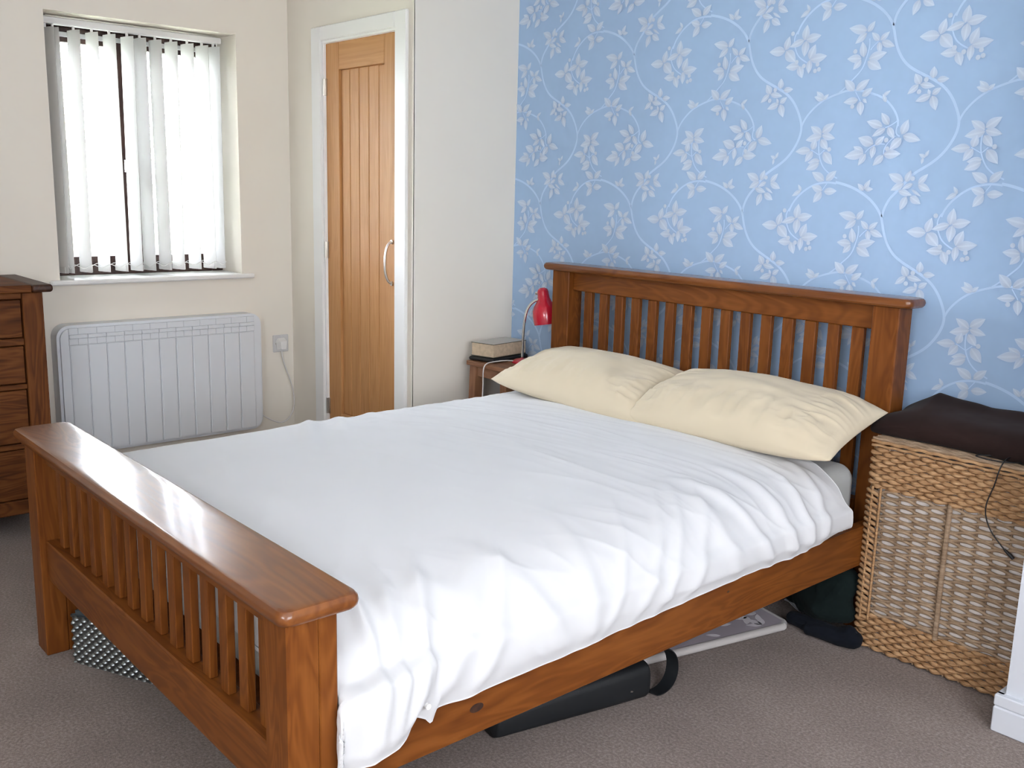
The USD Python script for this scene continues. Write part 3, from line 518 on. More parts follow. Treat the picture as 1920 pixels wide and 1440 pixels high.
for x0, x1 in ((-2.936, -2.850), (-1.488, -1.402)):
    part('footboard_post', box((x0, 0.741, 0), (x1, 0.804, 0.630), 0.003), M['bed_z'], bd)
    part('footboard_post', box((x0+0.001, 0.8042, 0), (x1-0.001, 0.842, 0.630), 0.003), M['bed_z'], bd)
    part('headboard_post', box((x0 if x0 < -2 else -1.512, 2.800, 0), (-2.840 if x0 < -2 else -1.424, 2.8795, 1.047), 0.003), M['bed_z'], bd)
part('footboard_rail', box((-2.849, 0.757, 0.232), (-1.489, 0.812, 0.350), 0.003), M['bed_x'], bd)
part('footboard_apron', box((-2.849, 0.768, 0.575), (-1.489, 0.806, 0.6295), 0.003), M['bed_x'], bd)
part('headboard_rail', box((-2.839, 2.822, 0.300), (-1.513, 2.862, 0.420), 0.003), M['bed_x'], bd)
part('headboard_apron', box((-2.839, 2.824, 0.970), (-1.513, 2.858, 1.0465), 0.003), M['bed_x'], bd)
for k in range(15):
    x = -2.778+0.0847*k
    part('headboard_slat', box((x, 2.830, 0.4205), (x+0.041, 2.850, 0.9695), 0.002), M['bed_z'], bd)
    x = -2.786+0.0860*k
    part('footboard_slat', box((x, 0.7775, 0.3505), (x+0.036, 0.796, 0.5745), 0.002), M['bed_z'], bd)
for x0, x1 in ((-1.452, -1.416), (-2.924, -2.888)): part('side_rail', box((x0, 0.8425, 0.258), (x1, 2.7995, 0.385), 0.003), M['bed_y'], bd)
part('bed_base', box((-2.887, 0.85, 0.262), (-1.453, 2.79, 0.290)), M['bed_y'], bd)
# knots in the near side rail and the posts
for (x, y, z, r) in ((-1.4155, 1.175, 0.318, 0.013), (-1.4155, 2.02, 0.35, 0.004)):
    part('knot', lathe([(0, 0), (r*0.7, 0.0002), (r, 0)], n=20).apply_transform(trimesh.transformations.rotation_matrix(math.pi/2, (0, 1, 0))).apply_transform(np.diag([1, 1.4, 0.75, 1])).apply_translation((x, y, z)), M['dr_x'], bd)

mattress = rounded((-2.905, 0.885, 0.291), (-1.497, 2.785, 0.548), 0.05)
solo('mattress', mattress, M['sheet'], 'thick mattress in a pale fitted sheet, showing below the right pillow', 'mattress', 40)

# ------------------------------------------------------------------ duvet
def hem_r(y): return np.interp(y, [0.85, 0.90, 0.96, 1.0, 1.03, 1.045, 1.06, 1.12, 1.31, 1.65, 2.06, 2.31, 2.47, 2.53, 2.60], [0.325, 0.315, 0.325, 0.372, 0.355, 0.338, 0.365, 0.358, 0.362, 0.372, 0.386, 0.384, 0.398, 0.415, 0.455])
def hem_l(y): return 0.36+0.0*y
NU, NV = 300, 330
def duvet_grid():
    u = np.linspace(0, 1, NU); yt = np.linspace(0, 1, NV)
    P = np.zeros((NU, NV, 3))
    # lengthwise: drop at the foot, then along the bed
    drop = 0.20; Ltot = drop+1.69
    for j, t in enumerate(yt):
        s = t*Ltot
        r = 0.045
        if s < drop-r: y, dz = 0.872, -(drop-s)
        else:
            a = min((s-(drop-r))/(r*math.pi/2), 1.0)*math.pi/2
            over = max(0.0, s-(drop-r)-r*math.pi/2)
            y, dz = 0.872+r*(1-math.cos(a))+over, -r*(1-math.sin(a))-0.0
        hr, hl = float(hem_r(y)), float(hem_l(y))
        out = -1.392+0.022*math.exp(-((y-0.93)/0.09)**2)
        zt = 0.600+0.014*math.sin(math.pi*(y-0.87)/1.7)
        # cross-section polyline
        C = np.array([(-2.945, hl), (-2.950, 0.46), (-2.947, 0.51), (-2.930, 0.542), (-2.88, 0.566), (-2.70, 0.587), (-2.35, zt), (-2.05, zt+0.004), (-1.80, zt-0.002), (-1.62, zt-0.016), (-1.52, zt-0.040), (-1.455, zt-0.078), (-1.418, zt-0.125), (out-0.004, 0.46), (out, 0.42), (out-0.004, min(hr+0.03, 0.41)), (out-0.012, hr)])
        from scipy.interpolate import PchipInterpolator
        d = np.r_[0, np.cumsum(np.linalg.norm(np.diff(C, axis=0), axis=1))]; q = PchipInterpolator(d, C)(u*d[-1])
        z = q[:, 1]
        if dz < 0:
            top = np.clip((z-0.30)/(0.60-0.30), 0, 1); z = z+dz*np.clip(top*1.15, 0, 1)
            z = np.maximum(z, hr-0.0) if y < 0.9 else z
        w = np.clip((q[:, 0]+1.50)/0.09, 0, 1); w = w*w*(3-2*w); k_ = float(np.clip(1-(y-0.87)/0.10, 0, 1))
        P[:, j] = np.c_[q[:, 0], y-0.040*w*k_, z]
    return P
P = duvet_grid(); Nn = normals(P)
if Nn[NU//2, NV//2, 2] < 0: Nn = -Nn
X, Y = P[..., 0], P[..., 1]
arc = np.cumsum(np.r_[np.zeros((1, NV)), np.linalg.norm(np.diff(P, axis=0), axis=2)], 0)
top = np.clip((P[..., 2]-0.46)/0.1, 0, 1)
def ridge(n): return 1-np.abs(2*n-1)
def dn(ax, ay, sx, sy, seed, off=0.0):
    p = np.stack([(arc*math.cos(ax)+Y*math.sin(ax))*sx, (-arc*math.sin(ax)+Y*math.cos(ax))*sy, np.full_like(arc, off)], -1); return p, seed
def fold(ang, along, across, seed, k=2):
    q = np.stack([(arc*math.cos(ang)+Y*math.sin(ang))*along, (-arc*math.sin(ang)+Y*math.cos(ang))*across, np.zeros_like(arc)], -1); return fbm(q, k, seed)
soft = fbm(np.stack([arc*2.2, Y*2.2, np.zeros_like(arc)], -1), 3, 3)-0.5
disp = 0.014*soft*top
disp += 0.004*(ridge(fold(0.25, 1.6, 9.0, 11))**3)*top*np.clip((Y-1.2)/0.6, 0, 1)
disp += 0.0032*(ridge(fold(0.12, 2.5, 20.0, 23))**3)*np.clip((Y-1.7)/0.5, 0, 1)*top
disp += 0.003*(ridge(fold(-0.5, 2.0, 8.0, 5))**3)*top*np.clip((1.5-Y)/0.5, 0, 1)
# two soft creases near the far edge
for cy, sl, amp in ((1.55, 0.55, 0.020), (1.67, 0.50, 0.013), (1.80, 0.45, 0.009)):
    line = (Y-cy)+sl*(X+2.75); disp += amp*np.exp(-(line/0.030)**2)*np.exp(-((X+2.72)/0.17)**2)
# folds down the near side, running over the shoulder towards the hem
side = np.clip((X+1.66)/0.14, 0, 1)
dA = arc-arc[np.argmin(np.abs(X[:, NV//2]+1.5))][None]
sl = 0.55
fsum = np.zeros_like(X)
for c, w, a, s2 in ((0.92, 0.018, 0.022, .15), (0.97, 0.02, 0.016, .3), (1.03, 0.022, 0.024, 0.45), (1.13, 0.03, 0.012, 0.75), (1.22, 0.024, 0.013, 0.6), (1.36, 0.03, 0.010, -0.35), (1.50, 0.03, 0.012, .2), (1.60, 0.02, .008, .7), (1.72, 0.022, 0.009, 0.85), (1.80, 0.02, 0.010, 0.8), (1.90, 0.022, 0.010, 0.75), (2.0, 0.03, 0.012, -0.2), (2.13, 0.022, 0.016, -0.4), (2.26, 0.022, 0.020, -0.15), (2.36, 0.018, 0.018, 0.05), (2.45, 0.02, 0.014, 0.2)):
    fsum += a*np.exp(-((Y-c+s2*(dA-0.12))/w)**2)
disp += fsum*side*0.7
disp += 0.004*(ridge(fold(0.75, 3.0, 13.0, 41))**2.5)*side
disp += 0.010*(fbm(np.stack([arc*5, Y*5, np.zeros_like(arc)], -1), 3, 77)-0.5)*(0.4+side)
edge = np.clip(np.minimum(np.arange(NU), NU-1-np.arange(NU))/6, 0.35, 1)[:, None]
P = P+Nn*(disp*edge)[..., None]
P[..., 1] = np.where(P[..., 0] < -1.404, np.maximum(P[..., 1], 0.8455), P[..., 1])
P[..., 0] = np.where((P[..., 1] < 0.8455) & (P[..., 0] >= -1.404), np.maximum(P[..., 0], -1.393), P[..., 0])
# keep clear of the side rails and the mattress
low = P[..., 2] < 0.40
P[..., 0] = np.where(low & (P[..., 0] > -2.2), np.maximum(P[..., 0], -1.409), P[..., 0])
P[..., 0] = np.where(low & (P[..., 0] < -2.2), np.minimum(P[..., 0], -2.932), P[..., 0])
if normals(P)[NU//2, NV//2, 2] < 0: P = P[::-1]
dv = solo('duvet', shell(P, 0.006), M['duvet'], 'crumpled white duvet spread over the bed and hanging over its near side', 'duvet', True)
for c in ((-1.378, 1.022, 0.392), (-1.376, 0.93, 0.352)):
    part('button', tube([(c[0]-0.004, c[1], c[2]), (c[0]+0.004, c[1], c[2])], 0.006, 16), M['plastic'], dv, 40)

# ------------------------------------------------------------------ pillows
def pillow(name, label, ctr, rx, ry, h, rotz, tilt, seed, roll=0.0, bias=0.0):
    n = 96; a = np.linspace(-1, 1, n); A, B = np.meshgrid(a, a, indexing='ij')
    pin = 0.055
    x = rx*A*(1-pin*(1-np.abs(A)**2)*0-pin*(1-B**2)*np.abs(A)**3); y = ry*B*(1-pin*1.5*(1-A**2)*np.abs(B)**3)
    prof = (np.clip(1-np.abs(A)**2.6, 0, 1)**0.62)*(np.clip(1-np.abs(B)**2.3, 0, 1)**0.60)
    px = np.stack([A*2+seed, B*2, np.zeros_like(A)], -1)
    th = prof*(1+0.30*(fbm(px, 3, seed)-0.5))
    th = th*(1-bias*np.clip(-A+0.25, 0, 2)**1.5)
    wr = ridge(fbm(np.stack([A*9, B*1.6+seed, np.zeros_like(A)], -1), 2, seed+3))**3*np.exp(-((B+0.62)/0.36)**2)
    wr2 = ridge(fbm(np.stack([A*2.2, B*6+seed, np.zeros_like(A)], -1), 2, seed+9))**3*np.exp(-((np.abs(A)-0.78)/0.22)**2)
    ztop = h*0.62*th+0.012*wr*prof**0.5+0.010*wr2*prof**0.5; zbot = -h*0.38*prof
    y = y*(1-0.14*np.abs(A)**6); x = x*(1-0.015*np.abs(B)**6)
    V = []
    for z, fl in ((ztop, False), (zbot, True)): V.append(np.stack([x, y, z], -1).reshape(-1, 3))
    v = np.vstack(V); f = np.vstack([gridfaces(n, n), gridfaces(n, n, True, n*n)])
    m = trimesh.Trimesh(v, f, process=False)
    cx, sx = math.cos(tilt), math.sin(tilt); Rx = np.array([[1, 0, 0], [0, cx, -sx], [0, sx, cx]])
    cr, sr = math.cos(roll), math.sin(roll); Ry = np.array([[cr, 0, sr], [0, 1, 0], [-sr, 0, cr]])
    cz, sz = math.cos(rotz), math.sin(rotz); Rz = np.array([[cz, -sz, 0], [sz, cz, 0], [0, 0, 1]])
    m.vertices = m.vertices@(Rz@Ry@Rx).T+np.array(ctr); m.merge_vertices(); return m
pl1 = pillow('pillow', '', (-2.487, 2.605, 0.667), 0.425, 0.195, 0.180, math.radians(-1.5), math.radians(16), 4, 0.02, 0.27)
pl2 = pillow('pillow', '', (-1.803, 2.600, 0.678), 0.402, 0.195, 0.175, math.radians(0.5), math.radians(17), 9, -0.015)
solo('pillow', pl1, M['pillow'], 'plump cream pillow against the headboard, the far one beside the red lamp', 'pillow', 60, 'cream pillows on the bed')
solo('pillow', pl2, M['pillow'], 'plump cream pillow against the headboard, the near one beside the wicker basket', 'pillow', 60, 'cream pillows on the bed')

# ------------------------------------------------------------------ stool, books, lamp
st = thing('bedside_stool', 'small plain wooden stool used as a bedside table in the corner', 'stool', (-3.16, 2.775, 0))
SX0, SX1, SY0, SY1, SZ = -3.292, -3.02, 2.634, 2.915, 0.632
part('seat', box((SX0, SY0, SZ-0.020), (SX1, SY1, SZ), 0.003), M['stool_x'], st)
for sx, sy in ((0, 0), (1, 0), (0, 1), (1, 1)):
    cx = SX0+0.035 if sx == 0 else SX1-0.035; cy = SY0+0.032 if sy == 0 else SY1-0.032
    ox = -0.022 if sx == 0 else 0.022; oy = -0.010 if sy == 0 else 0.010; a = 0.021
    part('leg', hull([(cx+i*a, cy+j*a, SZ-0.0205) for i in (-1, 1) for j in (-1, 1)]+[(cx+ox+i*a*0.9, cy+oy+j*a*0.9, 0) for i in (-1, 1) for j in (-1, 1)]), M['stool_z'], st)
for y0 in (SY0+0.018, SY1-0.036): part('apron', box((SX0+0.057, y0, SZ-0.065), (SX1-0.057, y0+0.018, SZ-0.0205), 0.002), M['stool_x'], st)
for x0 in (SX0+0.020, SX1-0.038): part('apron', box((x0, SY0+0.054, SZ-0.065), (x0+0.018, SY1-0.054, SZ-0.0205), 0.002), M['stool_x'], st)
part('stretcher', box((SX0+0.04, SY0+0.02, 0.2), (SX1-0.04, SY0+0.036, 0.23), 0.002), M['stool_x'], st)

A0, B0, C0, D0 = (-3.280, 2.652), (-3.163, 2.680), (-3.193, 2.895), (-3.312, 2.875)
def quad(ps, z0, z1, inset=0.0):
    c = np.mean(ps, axis=0); q = [tuple(np.array(p)+(c-np.array(p))*inset) for p in ps]
    return hull([(x, y, z) for x, y in q for z in (z0, z1)])
b1 = thing('book', 'thin black closed book lying flat on the stool beneath the thick book', 'book', (-3.235, 2.78, SZ))
part('cover', lump([[((x, y, SZ+0.0105), 0.009) for x, y in (A0, B0, C0, D0)]], 0.012, 0.0002, it=2), M['black'], b1, 40)
part('page_block', quad((A0, B0, C0, D0), SZ+0.005, SZ+0.016, 0.05), M['page'], b1)
zb = SZ+0.0215
b2 = thing('book', 'very thick pale hardback book with cream pages, on top of the black book', 'book', (-3.235, 2.78, zb))
part('page_block', quad((A0, B0, C0, D0), zb+0.003, zb+0.0565, 0.025), M['page'], b2)
part('cover', quad((A0, B0, C0, D0), zb, zb+0.0028), M['cover_edge'], b2); part('cover', quad((A0, B0, C0, D0), zb+0.0567, zb+0.0590), M['cover_edge'], b2)
part('jacket', quad((A0, B0, C0, D0), zb+0.0591, zb+0.0600, 0.01), M['cover'], b2)
ln = thing('desk_lamp', 'small red bell-shaded lamp on a bent chrome stem, standing on the stool', 'lamp', (-3.112, 2.80, SZ))
part('base', lathe([(0, 0), (0.046, 0), (0.047, 0.004), (0.044, 0.010), (0.030, 0.016), (0.010, 0.019), (0, 0.019)], (-3.108, 2.80, SZ)), M['red'], ln, 40)
SP = [(-3.113, 2.800, SZ+0.018), (-3.108, 2.800, 0.74), (-3.101, 2.802, 0.83), (-3.092, 2.812, 0.875), (-3.070, 2.828, 0.903), (-3.047, 2.843, 0.911)]
part('stem', tube(spline(SP, 40), 0.0058, 12), M['chrome'], ln, True)
ax0, ax1 = np.array([-3.058, 2.858, 0.960]), np.array([-3.030, 2.862, 0.800])
sh = lathe([(0.0, 0.0), (0.011, 0.001), (0.021, 0.008), (0.0245, 0.018), (0.0245, 0.028), (0.027, 0.045), (0.034, 0.062), (0.046, 0.078), (0.0535, 0.098), (0.0555, 0.122), (0.0535, 0.148), (0.0515, 0.158), (0.0495, 0.158), (0.0515, 0.146), (0.0535, 0.122), (0.0515, 0.100), (0.044, 0.080), (0.030, 0.066), (0.0, 0.064)], n=48)
d = (ax1-ax0)/np.linalg.norm(ax1-ax0); Rm = trimesh.geometry.align_vectors((0, 0, 1), d); Rm[:3, 3] = ax0; sh.apply_transform(Rm)
sd = part('shade', sh, M['red'], ln, 40)
part('bulb', ball(ax0+d*0.110, 0.028), M['plastic'], sd, True); part('switch', tube([ax0+np.array([-0.020, -0.008, -0.026]), ax0+np.array([-0.028, -0.012, -0.026])], 0.007, 12), M['chrome'], sd, 40)
part('cable', tube(spline([(-3.120, 2.756, SZ+0.010), (-3.135, 2.725, SZ+0.012), (-3.150, 2.665, SZ+0.009), (-3.148, 2.622, SZ+0.000), (-3.140, 2.606, SZ-0.06), (-3.135, 2.60, 0.50), (-3.130, 2.60, 0.40), (-3.12, 2.61, 0.02)], 60), 0.0028, 8), M['cable_white'], ln, True, 'white mains cable')

# ------------------------------------------------------------------ wicker laundry basket
KX0, KX1, KY0, KY1, KZ = -1.410, -0.925, 2.700, 2.915, 0.655
bk = thing('laundry_basket', 'tall woven seagrass laundry basket with open lattice sides, right of the bed', 'laundry basket', ((KX0+KX1)/2, (KY0+KY1)/2, 0))
part('liner', rounded((KX0+0.016, KY0+0.011, 0.012), (KX1-0.020, KY1-0.018, KZ-0.02), 0.012), M['liner'], bk, 40)
perim_pts = []
def around(s):
    """Front then left side: s = 0 at the right end of the front, metres."""
    Lf = KX1-KX0; r = 0.012
    if s < Lf-r: return np.array([KX1-s, KY0]), np.array([0, -1.0])
    if s < Lf-r+r*math.pi/2:
        a = (s-(Lf-r))/r; return np.array([KX0+r-r*math.sin(a), KY0+r-r*math.cos(a)]), np.array([-math.sin(a), -math.cos(a)])
    return np.array([KX0, KY0+r+(s-(Lf-r+r*math.pi/2))]), np.array([-1.0, 0])
Lall = (KX1-KX0)+(KY1-KY0)-0.012
sl_ = np.arange(0, Lall, 0.0045)
PTS = [around(s) for s in sl_]
def strand(z, r, per, ph, amp_out, amp_z, seed):
    rr = random.Random(seed); out = []
    for s, (p, n) in zip(sl_, PTS):
        w = math.cos(2*math.pi*s/per+ph); j = 0.0022*(noise(np.array([[s*26, z*9, seed]]), 1)[0]-0.5)
        q = p+n*(0.001+amp_out*w); out.append((q[0], q[1], z+amp_z*w+j))
    return np.array(out)
PER = 0.046
zrow = 0.012; k = 0
while zrow < KZ-0.022:
    dense = zrow < 0.118 or zrow > 0.508
    if dense:
        Pm = strand(zrow, 0.0058, PER, math.pi*k, 0.0052, 0.0006, k); rad = 0.0064*(1+0.22*np.cos(2*np.pi*sl_/PER+math.pi*k)); zrow += 0.0112
        part('weave_strand', tube(Pm, rad, 6), M['reed_gold'], bk, True)
    else:
        Pm = strand(zrow, 0.0055, 2*PER, math.pi*k, 0.0012, 0.0054, k)
        part('weave_strand', tube(Pm, 0.0054*(1+0.12*np.cos(2*np.pi*sl_/PER)), 6), M['reed_grey'], bk, True)
        zrow += 0.01235
    k += 1
nst = int(Lall/(PER))
for q in range(nst+1):
    s = (q+0.5)*PER
    if s > Lall-0.005: break
    (p, n) = around(s); c = p-n*0.0035
    part('stake', tube([(c[0], c[1], 0.004), (c[0]+0.001, c[1], 0.33), (c[0], c[1], KZ-0.015)], 0.0034, 6), M['reed_grey'], bk, True)
# bound corner column on the left of the front
for zc in np.arange(0.128, 0.505, 0.0185):
    part('corner_binding', tube(spline([(KX0+0.034, KY0-0.006, zc-0.006), (KX0+0.016, KY0-0.011, zc+0.003), (KX0-0.003, KY0-0.004, zc+0.006), (KX0-0.009, KY0+0.012, zc+0.002), (KX0-0.006, KY0+0.030, zc-0.004)], 12), 0.0062, 6), M['reed_gold'], bk, True)
for xx in (KX0+0.014, KX0+0.040): part('lattice_post', tube([(xx, KY0-0.012, 0.10), (xx+0.001, KY0-0.013, 0.3), (xx, KY0-0.012, 0.52)], 0.0040, 6), M['reed_gold'], bk, True)
part('lattice_post', tube([((KX0+KX1)/2+0.005, KY0-0.007, 0.11), ((KX0+KX1)/2+0.004, KY0-0.008, 0.3), ((KX0+KX1)/2+0.005, KY0-0.007, 0.52)], 0.0080, 6), M['reed_grey'], bk, True)
lid = part('lid', rounded((KX0-0.003, KY0-0.008, KZ-0.004), (KX1+0.004, KY1+0.004, KZ+0.010), 0.006), M['reed_grey'], bk, 40)
for q, (zz, yy) in enumerate(((KZ-0.010, KY0-0.007), (KZ+0.002, KY0-0.011), (KZ+0.010, KY0-0.006))):
    xs = np.linspace(KX0-0.003, KX1+0.004, 80); part('rim_strand', tube(np.c_[xs, yy+0.001*np.sin(xs*90+q), zz+0.0013*np.sin(xs*130+q*2)], 0.0050, 6), M['reed_gold'] if q < 2 else M['reed_grey'], bk, True)
for q in range(16):
    yy = KY0+0.004+q*(KY1-KY0-0.006)/16; xs = np.linspace(KX0, KX1, 50)
    part('lid_strand', tube(np.c_[xs, np.full(50, yy), KZ+0.0105+0.0015*np.sin(xs*140+q*3.1)], 0.0046, 6), M['reed_grey'], lid, True)

# dark brown fleece heaped on the basket
n1, n2 = 110, 60
xs = np.linspace(-1.452, -0.905, n1); ts = np.linspace(0, 1, n2); Pf = np.zeros((n1, n2, 3))
for i, x in enumerate(xs):
    crest = np.interp(x, [-1.455, -1.40, -1.318, -1.27, -1.165, -1.08, -0.90], [0.705, 0.745, 0.793, 0.785, 0.773, 0.777, 0.77])
    frontz = np.interp(x, [-1.455, -1.3, -1.0, -0.9], [0.715, 0.735, 0.742, 0.745])
    base = KZ+0.016
    C = np.array([(2.730, base), (2.722, base+0.02), (2.724, (base+frontz)/2+0.01), (2.745, frontz), (2.80, frontz*0.55+crest*0.45), (2.865, crest-0.006), (2.895, crest), (2.918, crest-0.02), (2.925, base+0.03), (2.922, base)])
    q = spline(C, n2); Pf[i] = np.c_[np.full(n2, x), q]
e = np.clip(np.minimum((xs-xs[0])/0.05, (xs[-1]-xs)/0.05), 0, 1)[:, None]; e = np.sqrt(np.clip(1-(1-e)**2, 0, 1))
mid = np.array([0, 2.83, KZ+0.017]); Pf[..., 2] = KZ+0.016+(Pf[..., 2]-KZ-0.016)*(0.12+0.88*e); Pf[..., 1] = 2.83+(Pf[..., 1]-2.83)*(0.75+0.25*e)
nf = normals(Pf)
if nf[n1//2, n2//2, 2] < 0: nf = -nf
Pf = Pf+nf*((fbm(Pf*np.array([5, 9, 9]), 3, 5)-0.5)*0.018)[..., None]; Pf[..., 2] = np.maximum(Pf[..., 2], KZ+0.0155); Pf[..., 1] = np.minimum(Pf[..., 1], 2.935)
Pf[..., 0] = np.where(Pf[..., 1] > 2.78, np.maximum(Pf[..., 0], -1.413), Pf[..., 0])
v = Pf.reshape(-1, 3); f = gridfaces(n1, n2); wrap = np.array([[i*n2+n2-1, (i+1)*n2+n2-1, (i+1)*n2, ] for i in range(n1-1)]+[[i*n2+n2-1, (i+1)*n2, i*n2] for i in range(n1-1)])
capA = [[0, k, k+1] for k in range(1, n2-1)]; capB = [[(n1-1)*n2, (n1-1)*n2+k+1, (n1-1)*n2+k] for k in range(1, n2-1)]
fm = trimesh.Trimesh(v, np.vstack([f, wrap, capA, capB]), process=False)
if fm.volume < 0: fm.invert()
solo('fleece_throw', fm, M['fleece'], 'dark brown fleece heaped on the lid of the laundry basket', 'fleece', 50)
cb = thing('charger_cable', 'thin black cable with a small plug hanging down the front of the basket', 'cable', (-1.05, 2.68, 0.42))
CP = [(-1.060, 2.735, KZ+0.020), (-1.105, 2.712, KZ+0.0215), (-1.112, 2.700, KZ+0.0205), (-1.088, 2.692, KZ+0.0195), (-1.040, 2.692, KZ+0.020), (-1.012, 2.705, KZ+0.0215), (-1.000, 2.735, KZ+0.0215)]
part('loop', tube(spline(CP, 50), 0.0018, 7), M['cable_black'], cb, True)
CP = [(-1.030, 2.735, KZ+0.024), (-1.032, 2.695, KZ+0.024), (-1.034, 2.678, KZ+0.010), (-1.045, 2.678, 0.610), (-1.060, 2.678, 0.545), (-1.047, 2.678, 0.494), (-1.017, 2.678, 0.457), (-0.998, 2.678, 0.440)]
part('cord', tube(spline(CP, 60), 0.0018, 7), M['cable_black'], cb, True)
part('plug', cat([tube([(-0.999, 2.678, 0.441), (-0.984, 2.678, 0.430)], [0.003, 0.0052], 10), tube([(-0.984, 2.678, 0.430), (-0.972, 2.678, 0.4215)], 0.0052, 10)]), M['cable_black'], cb, 40)

# ------------------------------------------------------------------ things under the bed
# silver embossed box
c0, c1 = np.array([-2.762, 0.790]), np.array([-2.443, 0.941]); dirx = (c1-c0)/np.linalg.norm(c1-c0); nrm = np.array([dirx[1], -dirx[0]]); Lb, Hb, Db = 0.42, 0.148, 0.26
bx = thing('storage_box', 'shiny silver storage box with embossed diamond studs, under the foot of the bed', 'storage box', (*((c0+c0+dirx*Lb)/2-nrm*Db/2), 0.001))
def frame3(a, b, z): return np.stack([c0[0]+dirx[0]*a+nrm[0]*b, c0[1]+dirx[1]*a+nrm[1]*b, z+0*a], -1)
nu, nv = 190, 70; a, z = np.meshgrid(np.linspace(0, Lb, nu), np.linspace(0.003, Hb, nv), indexing='ij')
pu, pv = 0.0285, 0.0245
def studs(a, z):
    h = np.zeros_like(a)
    for off in (0, 0.5):
        da = (a/pu+off) % 1-0.5; dz = (z/pv+off) % 1-0.5
        h = np.maximum(h, np.clip(1-(np.abs(da)/0.34)**1.6-(np.abs(dz)/0.30)**1.6, 0, 1)**0.6)
    return h
b = 0.0065*studs(a, z); Pb = frame3(a, b, z)
mface = (Pb.reshape(-1, 3), gridfaces(nu, nv)); n_ = np.cross(Pb[1, 0]-Pb[0, 0], Pb[0, 1]-Pb[0, 0]);
if n_[:2]@nrm < 0: mface = (mface[0], mface[1][:, ::-1])
body = hull([tuple(frame3(np.array(x), np.array(y), np.array(zz))) for x in (0.0005, Lb-0.0005) for y in (-0.0008, -Db) for zz in (0.001, Hb)])
part('body', body, M['silver_dark'], bx); part('embossed_panel', mface, M['silver'], bx, 50)
a2, y2 = np.meshgrid(np.linspace(0, Db, 100), np.linspace(0.003, Hb, nv), indexing='ij')
h2 = 0.0065*studs(a2, y2); Ps = np.stack([c0[0]-nrm[0]*a2-dirx[0]*h2, c0[1]-nrm[1]*a2-dirx[1]*h2, y2], -1)
f2 = gridfaces(100, nv); n_ = np.cross(Ps[1, 0]-Ps[0, 0], Ps[0, 1]-Ps[0, 0])
if n_[:2]@(-dirx) < 0: f2 = f2[:, ::-1]
part('embossed_panel', (Ps.reshape(-1, 3), f2), M['silver'], bx, 50)
part('lid', hull([tuple(frame3(np.array(x), np.array(y), np.array(zz))) for x in (0.006, Lb-0.006) for y in (-0.006, -Db+0.006) for zz in (Hb, Hb+0.012)]), M['silver_dark'], bx)

# black bag
bg = thing('bag', 'long black padded bag with a strap, on the carpet under the near side rail', 'bag', (-1.66, 1.68, 0.001))
secs = []
for t, w, h in ((0, 0.045, 0.05), (0.03, 0.055, 0.075), (0.3, 0.058, 0.09), (0.7, 0.062, 0.105), (0.97, 0.060, 0.108), (1.0, 0.050, 0.098)):
    c = np.array([-1.735, 1.475])*(1-t)+np.array([-1.637, 1.945])*t
    ang = np.linspace(0, 2*np.pi, 29)[:-1]; ca, sa = np.cos(ang), np.sin(ang)
    xx = np.sign(ca)*np.abs(ca)**0.55*w; zz = h/2+np.sign(sa)*np.abs(sa)**0.55*h/2
    secs.append(np.c_[c[0]+xx*0.98, c[1]-xx*0.2, zz+0.002])
secs = np.array(secs); ns = len(secs)
vv = np.vstack([secs.reshape(-1, 3), secs[0].mean(0), secs[-1].mean(0)]); ff = []
for i in range(ns-1):
    for k in range(28):
        a_, b_, c_, d_ = i*28+k, i*28+(k+1) % 28, (i+1)*28+(k+1) % 28, (i+1)*28+k; ff += [[a_, b_, c_], [a_, c_, d_]]
ff += [[ns*28, (k+1) % 28, k] for k in range(28)]+[[ns*28+1, (ns-1)*28+k, (ns-1)*28+(k+1) % 28] for k in range(28)]
bm = trimesh.Trimesh(vv, ff, process=False)
if bm.volume < 0: bm.invert()
part('body', bm, M['bag'], bg, 35)
SPt = spline([(-1.640, 1.950, 0.108), (-1.630, 2.005, 0.118), (-1.615, 2.050, 0.085), (-1.602, 2.040, 0.035), (-1.595, 1.99, 0.008), (-1.597, 1.955, 0.008)], 40)
tn = np.gradient(SPt, axis=0); tn /= np.linalg.norm(tn, axis=1, keepdims=True); wd = np.array([1.0, 0.15, 0.0]); wd /= np.linalg.norm(wd)
strip = np.stack([SPt-wd*0.019, SPt+wd*0.019], 1); strip = np.stack([strip[:, 0], (strip[:, 0]+strip[:, 1])/2, strip[:, 1]], 1); strip[..., 2] = np.maximum(strip[..., 2], 0.006)
part('strap', shell(strip, 0.003), M['bag'], bg, 40); part('zip_pull', tube([(-1.594, 1.86, 0.045), (-1.5925, 1.868, 0.043)], 0.003, 8), M['steel'], bg)
# ironing board
e0, e1 = np.array([-1.920, 1.210]), np.array([-1.600, 2.618]); de = (e1-e0)/np.linalg.norm(e1-e0); ne = np.array([-de[1], de[0]])
ib = thing('ironing_board', 'flat padded board with a lilac leaf-print cover, lying under the bed', 'ironing board', (-1.95, 2.0, 0.002))
Le = np.linalg.norm(e1-e0); plan = []
for s, w in ((0, 0), (Le-0.02, 0), (Le, 0.02), (Le, 0.19), (Le-0.04, 0.26), (Le-0.12, 0.30), (0, 0.33)): plan.append(e0+de*s+ne*w)
pl_ = np.array(plan)
part('padding', extrude([tuple(p) for p in pl_], 'z', 0.002, 0.026), M['board'], ib)
bnd = [np.r_[p, 0.0155] for p in pl_]+[np.r_[pl_[0], 0.0155]]
part('binding', cat([tube([bnd[k], (bnd[k]+bnd[k+1])/2, bnd[k+1]], 0.0125, 10) for k in range(len(bnd)-1)]), M['board_edge'], ib, 40)
lr = random.Random(3); lv = []
